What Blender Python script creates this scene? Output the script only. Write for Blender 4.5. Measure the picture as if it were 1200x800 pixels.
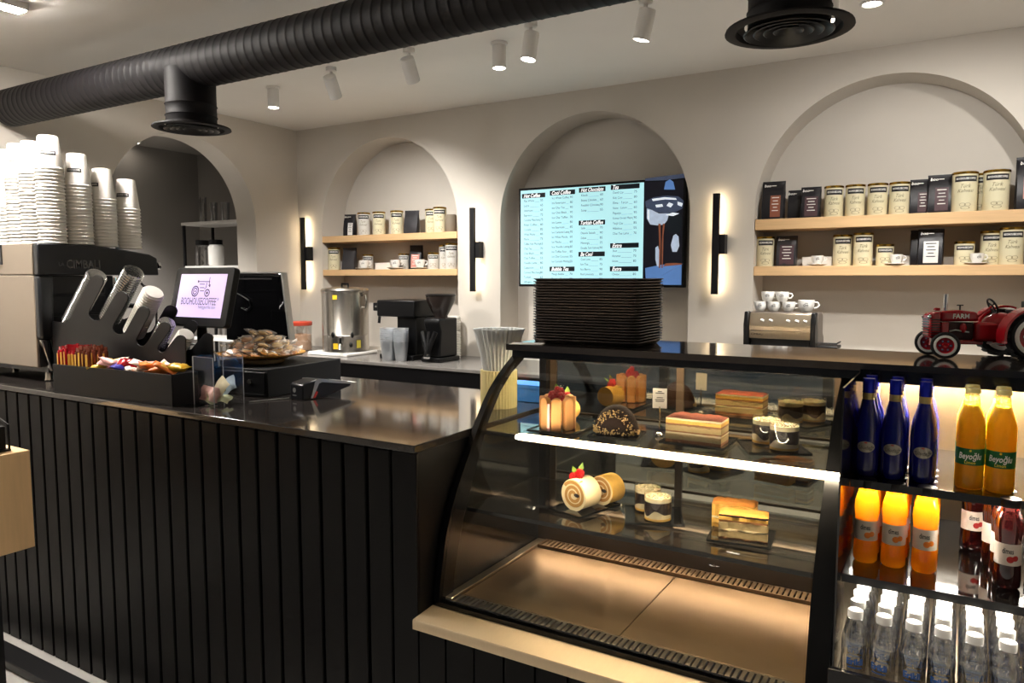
import bpy, bmesh, math, random
from mathutils import Vector, Matrix
random.seed(7)
PI = math.pi
scene = bpy.context.scene
for o in list(bpy.data.objects):
    bpy.data.objects.remove(o, do_unlink=True)
C = scene.collection

# ------------------------------------------------------------------ camera
CAM = Vector((0.0, 0.0, 1.64))
YAW, PITCH, FPX = math.radians(31.04), math.radians(-4.92), 868.8
cam_data = bpy.data.cameras.new('camera')
cam_data.sensor_width = 36.0
cam_data.lens = FPX / 1200.0 * 36.0
cam_data.clip_start = 0.02
cam = bpy.data.objects.new('camera', cam_data)
cam.location = CAM
cam.rotation_euler = (PI / 2 + PITCH, 0, YAW)
C.objects.link(cam)
scene.camera = cam

# ------------------------------------------------------------------ world, exposure
world = bpy.data.worlds.new('world')
scene.world = world
world.use_nodes = True
bg = world.node_tree.nodes['Background']
bg.inputs[0].default_value = (0.03, 0.04, 0.055, 1)      # night outside the shop
bg.inputs[1].default_value = 1.0
scene.view_settings.view_transform = 'Standard'
scene.view_settings.look = 'None'
scene.view_settings.gamma = 1.0
scene.view_settings.use_curve_mapping = False
scene.view_settings.exposure = 0.32
scene.cycles.max_bounces = 10
scene.cycles.transparent_max_bounces = 24
scene.cycles.sample_clamp_indirect = 6.0
scene.cycles.caustics_reflective = False
scene.cycles.caustics_refractive = False

SPOT_W = 95.0          # watts of each lit ceiling spotlight
WASH_W = 90.0          # the track heads aimed at the back wall, two of them added
ROOM_W = 80.0          # unseen downlights added over the customers' side
LINEAR_E = 440.0
SCONCE_E = 17.0
CASE_LED_E = 72.0
FRIDGE_LED_E = 80.0

def spot(name, loc, target, watts, size=75, blend=0.6, col=(1.0, 0.965, 0.915), radius=0.03):
    l = bpy.data.lights.new(name, 'SPOT')
    l.energy = watts; l.spot_size = math.radians(size); l.spot_blend = blend
    l.color = col; l.shadow_soft_size = radius
    o = bpy.data.objects.new(name, l)
    o.location = loc
    o.rotation_euler = (Vector(target) - Vector(loc)).to_track_quat('-Z', 'Y').to_euler()
    C.objects.link(o)
    return o

# ------------------------------------------------------------------ pixel -> world (1200 x 800 frame), on a known plane of the room
_F = Vector((-math.sin(YAW) * math.cos(PITCH), math.cos(YAW) * math.cos(PITCH), math.sin(PITCH)))
_R = Vector((math.cos(YAW), math.sin(YAW), 0))
_U = _R.cross(_F)
def at(u, v, X=None, Y=None, Z=None):
    d = _F + _R * ((u - 600) / FPX) - _U * ((v - 400) / FPX)
    if Y is not None: t = (Y - CAM.y) / d.y
    elif X is not None: t = (X - CAM.x) / d.x
    else: t = (Z - CAM.z) / d.z
    return CAM + d * t

# ------------------------------------------------------------------ materials
def lin(h):
    h = h.lstrip('#')
    out = []
    for i in (0, 2, 4):
        c = int(h[i:i + 2], 16) / 255
        out.append(c / 12.92 if c <= 0.04045 else ((c + 0.055) / 1.055) ** 2.4)
    return tuple(out)
MATS = {}
def M(name, col='#808080', rough=0.5, metal=0.0, noise=0.06, nscale=25.0, bump=0.0, coat=0.0,
      emit=None, estr=0.0, trans=0.0, sss=0.0, stretch=None, spec=0.5, rnoise=0.0, ior=1.45, bscale=None):
    if name in MATS: return MATS[name]
    m = bpy.data.materials.new(name); m.use_nodes = True
    nt = m.node_tree; b = nt.nodes['Principled BSDF']
    c = lin(col) if isinstance(col, str) else col
    tc = nt.nodes.new('ShaderNodeTexCoord')
    mp = nt.nodes.new('ShaderNodeMapping')
    if stretch: mp.inputs['Scale'].default_value = stretch
    nt.links.new(tc.outputs['Object'], mp.inputs['Vector'])
    n = nt.nodes.new('ShaderNodeTexNoise'); n.inputs['Scale'].default_value = nscale
    n.inputs['Detail'].default_value = 4
    nt.links.new(mp.outputs['Vector'], n.inputs['Vector'])
    mx = nt.nodes.new('ShaderNodeMix'); mx.data_type = 'RGBA'
    mx.inputs['A'].default_value = tuple(max(0, x * (1 - noise)) for x in c) + (1,)
    mx.inputs['B'].default_value = tuple(min(1, x * (1 + noise)) for x in c) + (1,)
    nt.links.new(n.outputs['Fac'], mx.inputs['Factor'])
    nt.links.new(mx.outputs['Result'], b.inputs['Base Color'])
    b.inputs['Roughness'].default_value = rough
    b.inputs['Metallic'].default_value = metal
    b.inputs['Specular IOR Level'].default_value = spec
    b.inputs['IOR'].default_value = ior
    b.inputs['Coat Weight'].default_value = coat
    b.inputs['Coat Roughness'].default_value = 0.05
    b.inputs['Transmission Weight'].default_value = trans
    if sss:
        b.inputs['Subsurface Weight'].default_value = sss
        b.inputs['Subsurface Radius'].default_value = (0.02, 0.012, 0.006)
    if emit:
        b.inputs['Emission Color'].default_value = (lin(emit) if isinstance(emit, str) else emit) + (1,)
        b.inputs['Emission Strength'].default_value = estr
    if rnoise:
        r = nt.nodes.new('ShaderNodeMapRange')
        r.inputs['To Min'].default_value = max(0.0, rough - rnoise); r.inputs['To Max'].default_value = rough + rnoise
        nt.links.new(n.outputs['Fac'], r.inputs['Value'])
        nt.links.new(r.outputs['Result'], b.inputs['Roughness'])
    if bump:
        n2 = n
        if bscale:
            n2 = nt.nodes.new('ShaderNodeTexNoise'); n2.inputs['Scale'].default_value = bscale
            nt.links.new(mp.outputs['Vector'], n2.inputs['Vector'])
        bp = nt.nodes.new('ShaderNodeBump'); bp.inputs['Strength'].default_value = bump
        bp.inputs['Distance'].default_value = 0.004
        nt.links.new(n2.outputs['Fac'], bp.inputs['Height'])
        nt.links.new(bp.outputs['Normal'], b.inputs['Normal'])
    MATS[name] = m
    return m
def GLASS(name, tint=(1, 1, 1), base=0.05, edge=0.7, rough=0.0, power=4.0, gcol=(1, 1, 1)):
    """thin clear sheet: transparent plus a mirror reflection that grows towards grazing angles"""
    if name in MATS: return MATS[name]
    m = bpy.data.materials.new(name); m.use_nodes = True
    nt = m.node_tree; nt.nodes.clear()
    out = nt.nodes.new('ShaderNodeOutputMaterial')
    tr = nt.nodes.new('ShaderNodeBsdfTransparent'); tr.inputs[0].default_value = tint + (1,)
    gl = nt.nodes.new('ShaderNodeBsdfGlossy'); gl.inputs['Roughness'].default_value = rough
    gl.inputs[0].default_value = gcol + (1,)
    lw = nt.nodes.new('ShaderNodeLayerWeight'); lw.inputs['Blend'].default_value = 0.5
    pw = nt.nodes.new('ShaderNodeMath'); pw.operation = 'POWER'; pw.inputs[1].default_value = power
    nt.links.new(lw.outputs['Facing'], pw.inputs[0])
    mr = nt.nodes.new('ShaderNodeMapRange')
    mr.inputs['To Min'].default_value = base; mr.inputs['To Max'].default_value = edge
    nt.links.new(pw.outputs[0], mr.inputs['Value'])
    mx = nt.nodes.new('ShaderNodeMixShader')
    nt.links.new(mr.outputs['Result'], mx.inputs[0])
    nt.links.new(tr.outputs[0], mx.inputs[1]); nt.links.new(gl.outputs[0], mx.inputs[2])
    nt.links.new(mx.outputs[0], out.inputs[0])
    MATS[name] = m
    return m
def JUICE(name, col, trans=0.55, gloss=0.10):
    """cloudy drink behind clear glass: scatters light through, with a glass sheen"""
    if name in MATS: return MATS[name]
    m = bpy.data.materials.new(name); m.use_nodes = True
    nt = m.node_tree; nt.nodes.clear()
    c = lin(col)
    out = nt.nodes.new('ShaderNodeOutputMaterial')
    n = nt.nodes.new('ShaderNodeTexNoise'); n.inputs['Scale'].default_value = 18
    mc = nt.nodes.new('ShaderNodeMix'); mc.data_type = 'RGBA'
    mc.inputs['A'].default_value = tuple(x * 0.92 for x in c) + (1,)
    mc.inputs['B'].default_value = tuple(min(1, x * 1.06) for x in c) + (1,)
    nt.links.new(n.outputs['Fac'], mc.inputs['Factor'])
    di = nt.nodes.new('ShaderNodeBsdfDiffuse'); tl = nt.nodes.new('ShaderNodeBsdfTranslucent')
    nt.links.new(mc.outputs['Result'], di.inputs[0]); nt.links.new(mc.outputs['Result'], tl.inputs[0])
    m1 = nt.nodes.new('ShaderNodeMixShader'); m1.inputs[0].default_value = trans
    nt.links.new(di.outputs[0], m1.inputs[1]); nt.links.new(tl.outputs[0], m1.inputs[2])
    gl = nt.nodes.new('ShaderNodeBsdfGlossy'); gl.inputs['Roughness'].default_value = 0.06
    lw = nt.nodes.new('ShaderNodeLayerWeight'); lw.inputs['Blend'].default_value = 0.3
    mr = nt.nodes.new('ShaderNodeMapRange'); mr.inputs['To Min'].default_value = gloss * 0.4; mr.inputs['To Max'].default_value = gloss * 4
    nt.links.new(lw.outputs['Facing'], mr.inputs['Value'])
    m2 = nt.nodes.new('ShaderNodeMixShader')
    nt.links.new(mr.outputs['Result'], m2.inputs[0])
    nt.links.new(m1.outputs[0], m2.inputs[1]); nt.links.new(gl.outputs[0], m2.inputs[2])
    nt.links.new(m2.outputs[0], out.inputs[0])
    MATS[name] = m
    return m

# ------------------------------------------------------------------ mesh builder
class MB:
    def __init__(s): s.v = []; s.f = []
    def add(s, vs, fs):
        k = len(s.v); s.v += [tuple(p) for p in vs]; s.f += [tuple(i + k for i in f) for f in fs]; return s
    def box(s, x0, x1, y0, y1, z0, z1):
        return s.add([(x0,y0,z0),(x1,y0,z0),(x1,y1,z0),(x0,y1,z0),(x0,y0,z1),(x1,y0,z1),(x1,y1,z1),(x0,y1,z1)],
                     [(0,3,2,1),(4,5,6,7),(0,1,5,4),(1,2,6,5),(2,3,7,6),(3,0,4,7)])
    def prism(s, pts, a, b, axis='y'):
        """extrude polygon: axis 'y' pts are (x,z); 'x' pts are (y,z); 'z' pts are (x,y)"""
        n = len(pts)
        def P(p, w): return (p[0], w, p[1]) if axis == 'y' else (w, p[0], p[1]) if axis == 'x' else (p[0], p[1], w)
        vs = [P(p, a) for p in pts] + [P(p, b) for p in pts]
        fs = [tuple(range(n)), tuple(range(2 * n - 1, n - 1, -1))]
        fs += [(i, i + n, (i + 1) % n + n, (i + 1) % n) for i in range(n)]
        return s.add(vs, fs)
    def lathe(s, prof, n=20, c=(0, 0, 0), axis='z', a0=0, a1=2 * PI, flute=0.0, caps=False):
        full = abs(a1 - a0 - 2 * PI) < 1e-6
        m = n if full else n + 1
        vs = []; fs = []
        def P(r, t, z):
            x, y = r * math.cos(t), r * math.sin(t)
            q = (x, y, z) if axis == 'z' else (z, x, y) if axis == 'x' else (x, z, y)
            return (q[0] + c[0], q[1] + c[1], q[2] + c[2])
        for (r, z) in prof:
            for i in range(m):
                t = a0 + (a1 - a0) * i / n
                rr = r * (1 + flute * (1 if i % 2 else -1)) if flute else r
                vs.append(P(rr, t, z))
        for j in range(len(prof) - 1):
            for i in range(n):
                k = (i + 1) % m if full else i + 1
                fs.append((j * m + i, j * m + k, (j + 1) * m + k, (j + 1) * m + i))
        if full and caps:
            if prof[0][0] > 1e-5: fs.append(tuple(range(m - 1, -1, -1)))
            if prof[-1][0] > 1e-5: fs.append(tuple((len(prof) - 1) * m + i for i in range(m)))
        return s.add(vs, fs)
    def cyl(s, r, z0, z1, n=20, c=(0, 0, 0), axis='z', r2=None):
        return s.lathe([(r, z0), (r if r2 is None else r2, z1)], n, c, axis, caps=True)
    def tube(s, pts, r, n=8, cap=True):
        pts = [Vector(p) for p in pts]; m = len(pts)
        rs = r if isinstance(r, (list, tuple)) else [r] * m
        vs = []; fs = []; nrm = None
        for i, p in enumerate(pts):
            t = (pts[min(i + 1, m - 1)] - pts[max(i - 1, 0)])
            t = t.normalized() if t.length > 1e-9 else Vector((0, 0, 1))
            if nrm is None:
                a = Vector((0, 0, 1)) if abs(t.z) < 0.9 else Vector((1, 0, 0))
                nrm = t.cross(a).normalized()
            else:
                nrm = (nrm - t * nrm.dot(t)); nrm = nrm.normalized() if nrm.length > 1e-6 else t.orthogonal().normalized()
            bi = t.cross(nrm)
            for k in range(n):
                a = 2 * PI * k / n
                vs.append(p + (nrm * math.cos(a) + bi * math.sin(a)) * rs[i])
        for i in range(m - 1):
            for k in range(n):
                q = (k + 1) % n
                fs.append((i * n + k, i * n + q, (i + 1) * n + q, (i + 1) * n + k))
        if cap: fs += [tuple(range(n - 1, -1, -1)), tuple((m - 1) * n + k for k in range(n))]
        return s.add(vs, fs)
    def ell(s, c, r, n=12, m=8, zmin=-1.0):
        prof = []
        for j in range(m + 1):
            a = -PI / 2 + PI * j / m
            z = math.sin(a)
            if z < zmin: continue
            prof.append((max(0.0, math.cos(a)), z))
        k = len(s.v)
        s.lathe(prof, n)
        for i in range(k, len(s.v)):
            p = s.v[i]; s.v[i] = (c[0] + p[0] * r[0], c[1] + p[1] * r[1], c[2] + p[2] * r[2])
        return s
    def torus(s, c, R, r, axis='z', n=24, m=8, a0=0, a1=2 * PI):
        full = abs(a1 - a0 - 2 * PI) < 1e-6
        pts = []
        cnt = n if full else n + 1
        vs = []; fs = []
        for i in range(cnt):
            t = a0 + (a1 - a0) * i / n
            for k in range(m):
                a = 2 * PI * k / m
                rr = R + r * math.cos(a); z = r * math.sin(a)
                x, y = rr * math.cos(t), rr * math.sin(t)
                q = (x, y, z) if axis == 'z' else (z, x, y) if axis == 'x' else (x, z, y)
                vs.append((c[0] + q[0], c[1] + q[1], c[2] + q[2]))
        for i in range(n):
            j = (i + 1) % cnt
            for k in range(m):
                q = (k + 1) % m
                fs.append((i * m + k, j * m + k, j * m + q, i * m + q))
        return s.add(vs, fs)
    def loft(s, rings, cap=True):
        n = len(rings[0]); vs = [p for r in rings for p in r]; fs = []
        for j in range(len(rings) - 1):
            for i in range(n):
                k = (i + 1) % n
                fs.append((j * n + i, j * n + k, (j + 1) * n + k, (j + 1) * n + i))
        if cap: fs += [tuple(range(n - 1, -1, -1)), tuple((len(rings) - 1) * n + i for i in range(n))]
        return s.add(vs, fs)
    def xf(s, mat, start=0):
        for i in range(start, len(s.v)):
            s.v[i] = tuple(mat @ Vector(s.v[i]))
        return s
    def mesh(s, name, smooth=40):
        me = bpy.data.meshes.new(name)
        me.from_pydata(s.v, [], s.f)
        bm = bmesh.new(); bm.from_mesh(me)
        bmesh.ops.recalc_face_normals(bm, faces=bm.faces)
        bm.to_mesh(me); bm.free()
        if smooth:
            me.shade_smooth(); me.set_sharp_from_angle(angle=math.radians(smooth))
        me.update()
        return me
    def build(s, name, mat, parent=None, smooth=40, bevel=0.0, seg=2, loc=None, rot=None):
        me = s.mesh(name, smooth)
        me.materials.append(mat)
        o = bpy.data.objects.new(name, me); C.objects.link(o)
        if parent is not None: o.parent = parent
        if loc: o.location = loc
        if rot: o.rotation_euler = rot
        if bevel:
            b = o.modifiers.new('bevel', 'BEVEL'); b.width = bevel; b.segments = seg
            b.limit_method = 'ANGLE'; b.angle_limit = math.radians(40); b.harden_normals = False
        return o
def link_mesh(name, me, parent=None, loc=None, rot=None):
    o = bpy.data.objects.new(name, me); C.objects.link(o)
    if parent is not None: o.parent = parent
    if loc: o.location = loc
    if rot: o.rotation_euler = rot
    return o
def tag(o, label, cat, group=None):
    o['label'] = label; o['category'] = cat
    if group: o['group'] = group
    return o
def thing(name, label, cat, loc=(0, 0, 0), rotz=0.0, group=None):
    o = bpy.data.objects.new(name, None); o.empty_display_size = 0.05
    C.objects.link(o); o.location = loc; o.rotation_euler = (0, 0, rotz)
    return tag(o, label, cat, group)
def struct(o): o['kind'] = 'structure'; return o
def dup(root, loc=None, rotz=None, label=None, group=None, scale=None):
    r = root.copy(); C.objects.link(r)
    if loc is not None: r.location = loc
    if rotz is not None: r.rotation_euler = (0, 0, rotz)
    if scale is not None: r.scale = scale
    if label: r['label'] = label
    if group: r['group'] = group
    for ch in list(KIDS.get(root.name, [])):
        c = ch.copy(); C.objects.link(c); c.parent = r
        for g in list(KIDS.get(ch.name, [])):
            d = g.copy(); C.objects.link(d); d.parent = c
    return r
KIDS = {}
NTH = ['first', 'second', 'third', 'fourth', 'fifth', 'sixth', 'seventh', 'eighth', 'ninth', 'tenth', 'eleventh', 'twelfth', 'thirteenth', 'fourteenth', 'fifteenth', 'sixteenth', 'seventeenth', 'eighteenth', 'nineteenth', 'twentieth', 'twenty-first', 'twenty-second', 'twenty-third', 'twenty-fourth', 'twenty-fifth']
def index_kids(root):
    KIDS[root.name] = [o for o in bpy.data.objects if o.parent == root]
    for c in KIDS[root.name]: KIDS[c.name] = [o for o in bpy.data.objects if o.parent == c]
# lettering: flat glyph meshes
_TXT = {}
def text_geo(s, size=1.0, shear=0.0, space=1.0, bold=0.0):
    key = (s, shear, space, bold)
    if key not in _TXT:
        cu = bpy.data.curves.new('glyphs', 'FONT'); cu.body = s; cu.size = 1.0; cu.shear = shear
        cu.space_character = space; cu.align_x = 'CENTER'; cu.align_y = 'CENTER'; cu.resolution_u = 2; cu.offset = bold
        o = bpy.data.objects.new('glyphs', cu); C.objects.link(o)
        bpy.context.view_layer.update()
        me = bpy.data.meshes.new_from_object(o)
        _TXT[key] = ([tuple(v.co) for v in me.vertices], [tuple(p.vertices) for p in me.polygons])
        bpy.data.objects.remove(o, do_unlink=True); bpy.data.meshes.remove(me); bpy.data.curves.remove(cu)
    v, f = _TXT[key]
    return [(x * size, y * size, 0.0) for x, y, z in v], f
def fit(v, w):
    xs = [p[0] for p in v]; k = w / max(1e-6, max(xs) - min(xs)); m = (max(xs) + min(xs)) / 2
    return [((p[0] - m) * k, p[1], 0.0) for p in v]
def flat_text(mb, s, x, y, z, size, width=None, left=False, **kw):
    """text on a plane facing -y (reads along +x)"""
    v, f = text_geo(s, size, **kw)
    if not v: return mb
    if width: v = fit(v, width)
    dx = -min(p[0] for p in v) if left else 0
    return mb.add([(x + p[0] + dx, y, z + p[1]) for p in v], f)
def wrap_text(mb, s, r, z, size, ang=-PI / 2, width=None, **kw):
    """text wrapped on a cylinder of radius r, centred on direction ang"""
    v, f = text_geo(s, size, **kw)
    if width: v = fit(v, width)
    return mb.add([(r * math.cos(ang + p[0] / r), r * math.sin(ang + p[0] / r), z + p[1]) for p in v], f)
def patch(mb, r, z0, z1, a0, a1, n=10):
    """curved label on a cylinder"""
    vs = []; fs = []
    for i in range(n + 1):
        t = a0 + (a1 - a0) * i / n
        vs += [(r * math.cos(t), r * math.sin(t), z0), (r * math.cos(t), r * math.sin(t), z1)]
    for i in range(n): fs.append((2 * i, 2 * i + 2, 2 * i + 3, 2 * i + 1))
    return mb.add(vs, fs)
# ------------------------------------------------------------------ materials of the place
m_wall = M('plaster_wall', '#cac3b9', 0.92, noise=0.035, nscale=6, bump=0.05, bscale=60)
m_ceil = M('ceiling_paint', '#e2ded8', 0.92, noise=0.03, nscale=4)
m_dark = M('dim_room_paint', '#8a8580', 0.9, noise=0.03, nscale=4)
m_floor = M('pale_stone_floor', '#b9b6b0', 0.35, noise=0.14, nscale=5, bump=0.02)
m_black = M('black_lacquer_board', '#0b0a0b', 0.40, noise=0.05, nscale=12, rnoise=0.05, spec=0.15)
m_gap = M('black_recess_board', '#0a0a0b', 0.7, noise=0.05)
m_stone = M('dark_polished_stone', '#2a2624', 0.10, noise=0.25, nscale=90, coat=0.4)
m_stone_grey = M('grey_worktop_stone', '#6a6662', 0.22, noise=0.25, nscale=45)
m_wood = M('pale_pine', '#d9b384', 0.5, noise=0.16, nscale=5, stretch=(1.2, 18, 18), bump=0.04)
m_oak = M('pale_oak_veneer', '#f2cb98', 0.5, noise=0.10, nscale=5, stretch=(14, 14, 1.0))
m_metal_black = M('black_powder_metal', '#141416', 0.45, metal=0.3, noise=0.05)
m_duct = M('black_painted_duct', '#0b090c', 0.6, spec=0.2, metal=0.0, noise=0.08, nscale=8)
m_white_paint = M('white_lamp_paint', '#d9d6d2', 0.45, noise=0.02)
m_lamp = M('lit_lamp_lens', '#ffffff', 0.4, emit=(1.0, 0.9, 0.76), estr=28.0, noise=0)
m_steel = M('brushed_steel', '#b9b4ac', 0.27, metal=1.0, noise=0.06, nscale=10, stretch=(1, 1, 40))
m_steel_h = M('brushed_steel_sheet', '#b4a691', 0.32, metal=1.0, noise=0.05, nscale=10, stretch=(30, 1, 1))
m_chrome = M('chrome', '#d8d8d8', 0.08, metal=1.0, noise=0.02)
m_plastic_black = M('black_plastic', '#0a0a0b', 0.38, noise=0.05, spec=0.3)
m_plastic_matte = M('matte_black_plastic', '#121213', 0.6, spec=0.3, noise=0.05)
m_gloss_black = M('gloss_black_glass', '#060607', 0.04, noise=0.0, coat=0.5)
m_white_paper = M('white_paper', '#ece9e2', 0.75, noise=0.03)
m_white_china = M('white_china', '#ebe8e2', 0.2, noise=0.02)
m_print_black = M('black_ink', '#17151a', 0.6, noise=0.02)
m_print_white = M('white_ink', '#f2f0ea', 0.6, noise=0.02)
m_glass = GLASS('clear_glass', (0.97, 0.985, 0.98), 0.035, 0.6)
m_glass_front = GLASS('front_pane_glass', (0.985, 0.99, 0.985), 0.02, 0.45)
m_acryl = GLASS('clear_acrylic', (0.96, 0.965, 0.97), 0.02, 0.6)
m_acryl_edge = M('acrylic_edge', '#c8c9c8', 0.2, noise=0.02, trans=0.4)

BACK_Y, NICHE_Y, LEFT_X, CEIL = 4.30, 4.54, -4.605, 2.81
CTR_Z, CTR_Y0, CTR_Y1, CTR_X1 = 1.17, 1.612, 2.59, -1.29
BCTR_Z, BCTR_Y = 1.09, 3.655
ROOM_X1, ROOM_Y0 = 2.4, -3.4

# floor, ceiling
struct(MB().box(-6.6, ROOM_X1, ROOM_Y0, 4.8, -0.08, 0.0).build('floor', m_floor))
struct(MB().box(LEFT_X - 0.0, ROOM_X1, ROOM_Y0, BACK_Y + 0.002, CEIL, CEIL + 0.1).build('ceiling', m_ceil))

def arch_wall(mb, u0, u1, z0, z1, arches, depth, fn, through=False, n=80):
    """wall with round-headed openings; arches = (centre, radius, springing z, bottom z)"""
    def q(*pts): mb.add([fn(*p) for p in pts], [tuple(range(len(pts)))])
    cur = u0
    for (uc, r, zs, zb) in arches:
        q((cur, 0, z0), (uc - r, 0, z0), (uc - r, 0, z1), (cur, 0, z1))
        if zb > z0: q((uc - r, 0, z0), (uc + r, 0, z0), (uc + r, 0, zb), (uc - r, 0, zb))
        q((uc - r, 0, zb), (uc + r, 0, zb), (uc + r, depth, zb), (uc - r, depth, zb))
        for sgn in (-1, 1):
            q((uc + sgn * r, 0, zb), (uc + sgn * r, depth, zb), (uc + sgn * r, depth, zs), (uc + sgn * r, 0, zs))
        for i in range(n):
            a, b = PI - PI * i / n, PI - PI * (i + 1) / n
            pa = (uc + r * math.cos(a), zs + r * math.sin(a)); pb = (uc + r * math.cos(b), zs + r * math.sin(b))
            q((pa[0], 0, pa[1]), (pb[0], 0, pb[1]), (pb[0], 0, z1), (pa[0], 0, z1))
            q((pa[0], 0, pa[1]), (pb[0], 0, pb[1]), (pb[0], depth, pb[1]), (pa[0], depth, pa[1]))
            if not through:
                q((pa[0], depth, zs), (pb[0], depth, zs), (pb[0], depth, pb[1]), (pa[0], depth, pa[1]))
        if not through: q((uc - r, depth, zb), (uc + r, depth, zb), (uc + r, depth, zs), (uc - r, depth, zs))
        cur = uc + r
    q((cur, 0, z0), (u1, 0, z0), (u1, 0, z1), (cur, 0, z1))
    return mb
def weld(mb, name, mat):
    return struct(mb.build(name, mat, smooth=0))
R_N = 0.655
NICHES = [(-3.688, R_N, 2.015, BCTR_Z), (-2.026, R_N, 2.015, BCTR_Z), (-0.345, R_N, 2.015, BCTR_Z)]
mb = arch_wall(MB(), LEFT_X, ROOM_X1, 0, CEIL, NICHES, NICHE_Y - BACK_Y, lambda u, w, z: (u, BACK_Y + w, z))
weld(mb, 'wall_back', m_wall)
mb = arch_wall(MB(), ROOM_Y0, BACK_Y, 0, CEIL, [(3.295, 0.578, 2.045, 0.02)], 0.215, lambda u, w, z: (LEFT_X - w, u, z), through=True)
weld(mb, 'wall_left', m_wall)
struct(MB().box(ROOM_X1, ROOM_X1 + 0.1, ROOM_Y0, 4.6, 0, CEIL).build('wall_right', m_wall))
# shop front behind the viewer: piers, lintel and dark panes
sf = struct(MB().box(LEFT_X, ROOM_X1, ROOM_Y0 - 0.12, ROOM_Y0, 2.45, CEIL).box(LEFT_X, ROOM_X1, ROOM_Y0 - 0.12, ROOM_Y0, 0, 0.25).build('wall_front', m_dark))
for i in range(4):
    x0 = LEFT_X + i * (ROOM_X1 - LEFT_X) / 4; x1 = LEFT_X + (i + 1) * (ROOM_X1 - LEFT_X) / 4
    w = MB().box(x0, x0 + 0.05, ROOM_Y0 - 0.1, ROOM_Y0 - 0.02, 0.25, 2.45).box(x1 - 0.05, x1, ROOM_Y0 - 0.1, ROOM_Y0 - 0.02, 0.25, 2.45)
    wo = struct(w.build('window_%d' % (i + 1), m_metal_black))
    MB().box(x0 + 0.05, x1 - 0.05, ROOM_Y0 - 0.065, ROOM_Y0 - 0.055, 0.25, 2.45).build('pane', m_glass, wo)

# the dim room behind the left arch
RX, RY0, RY1 = -6.15, 1.2, 4.52
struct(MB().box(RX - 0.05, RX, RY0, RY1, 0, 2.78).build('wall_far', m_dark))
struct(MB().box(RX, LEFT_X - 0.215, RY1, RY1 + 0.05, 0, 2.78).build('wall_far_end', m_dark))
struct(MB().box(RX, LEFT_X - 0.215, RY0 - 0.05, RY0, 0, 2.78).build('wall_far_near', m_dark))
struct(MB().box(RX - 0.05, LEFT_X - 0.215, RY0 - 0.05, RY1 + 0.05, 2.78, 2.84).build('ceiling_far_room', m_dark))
dl = thing('recessed_downlight', 'tiny lit recessed downlight in the dim room beyond the left arch', 'ceiling light', tuple(at(157, 166, Z=2.78)))
MB().torus((0, 0, -0.004), 0.045, 0.008).build('trim_ring', m_white_paint, dl)
MB().cyl(0.038, -0.008, 0.0).build('lens', m_lamp, dl)
spot('far_room_light', (-5.55, 3.05, 2.75), (-5.6, 3.2, 0), 380.0, size=110, blend=1.0)

# shelf unit in the dim room
sh = thing('metal_shelf_unit', 'black framed shelf with white top seen through the left arch', 'shelf', (-5.42, 4.25, 0))
MB().box(-0.4, 0.4, -0.16, 0.16, 2.09, 2.115).build('top_board', m_white_paint, sh, bevel=0.003)
for sx in (-0.39, 0.37):
    for sy in (-0.155, 0.135):
        MB().box(sx, sx + 0.02, sy, sy + 0.02, 0, 2.09).build('post', m_metal_black, sh)
for z in (0.5, 1.1, 1.72):
    MB().box(-0.39, 0.39, -0.155, 0.155, z, z + 0.02).build('shelf_board', m_white_paint, sh, bevel=0.003)
m_glass_far = GLASS('far_tumbler_glass', (0.8, 0.8, 0.8), 0.18, 0.8)
for i, (dx, r, h) in enumerate([(-0.24, 0.035, 0.22), (-0.10, 0.035, 0.17), (0.05, 0.04, 0.16)]):
    t = tag(MB().lathe([(r * 0.8, 0), (r, h), (r * 0.93, h), (r * 0.75, 0.006), (0.0, 0.006)], 16).build('tall_glass', m_glass_far, loc=(-5.42 + dx, 4.2, 2.115)),
            ['tallest clear glass on the white shelf top beyond the arch', 'middle clear glass on the white shelf top beyond the arch', 'clear glass by the arch edge on the white shelf top'][i], 'glass', 'glasses beyond the arch')
for i, (dx, col) in enumerate([(-0.20, '#2a2624'), (-0.02, '#e2ddd4')]):
    j = thing('storage_jar', ['clear jar with black lid on the black framed shelf beyond the arch', 'white jar with dark spots beside the black lidded jar beyond the arch'][i], 'jar', (-5.42 + dx, 4.15, 1.74))
    MB().lathe([(0.06, 0), (0.065, 0.02), (0.065, 0.16), (0.05, 0.18)], 18).build('body', m_glass_far if i == 0 else m_white_china, j)
    MB().cyl(0.055, 0.18, 0.22, 18).build('lid', m_plastic_black, j)

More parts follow.
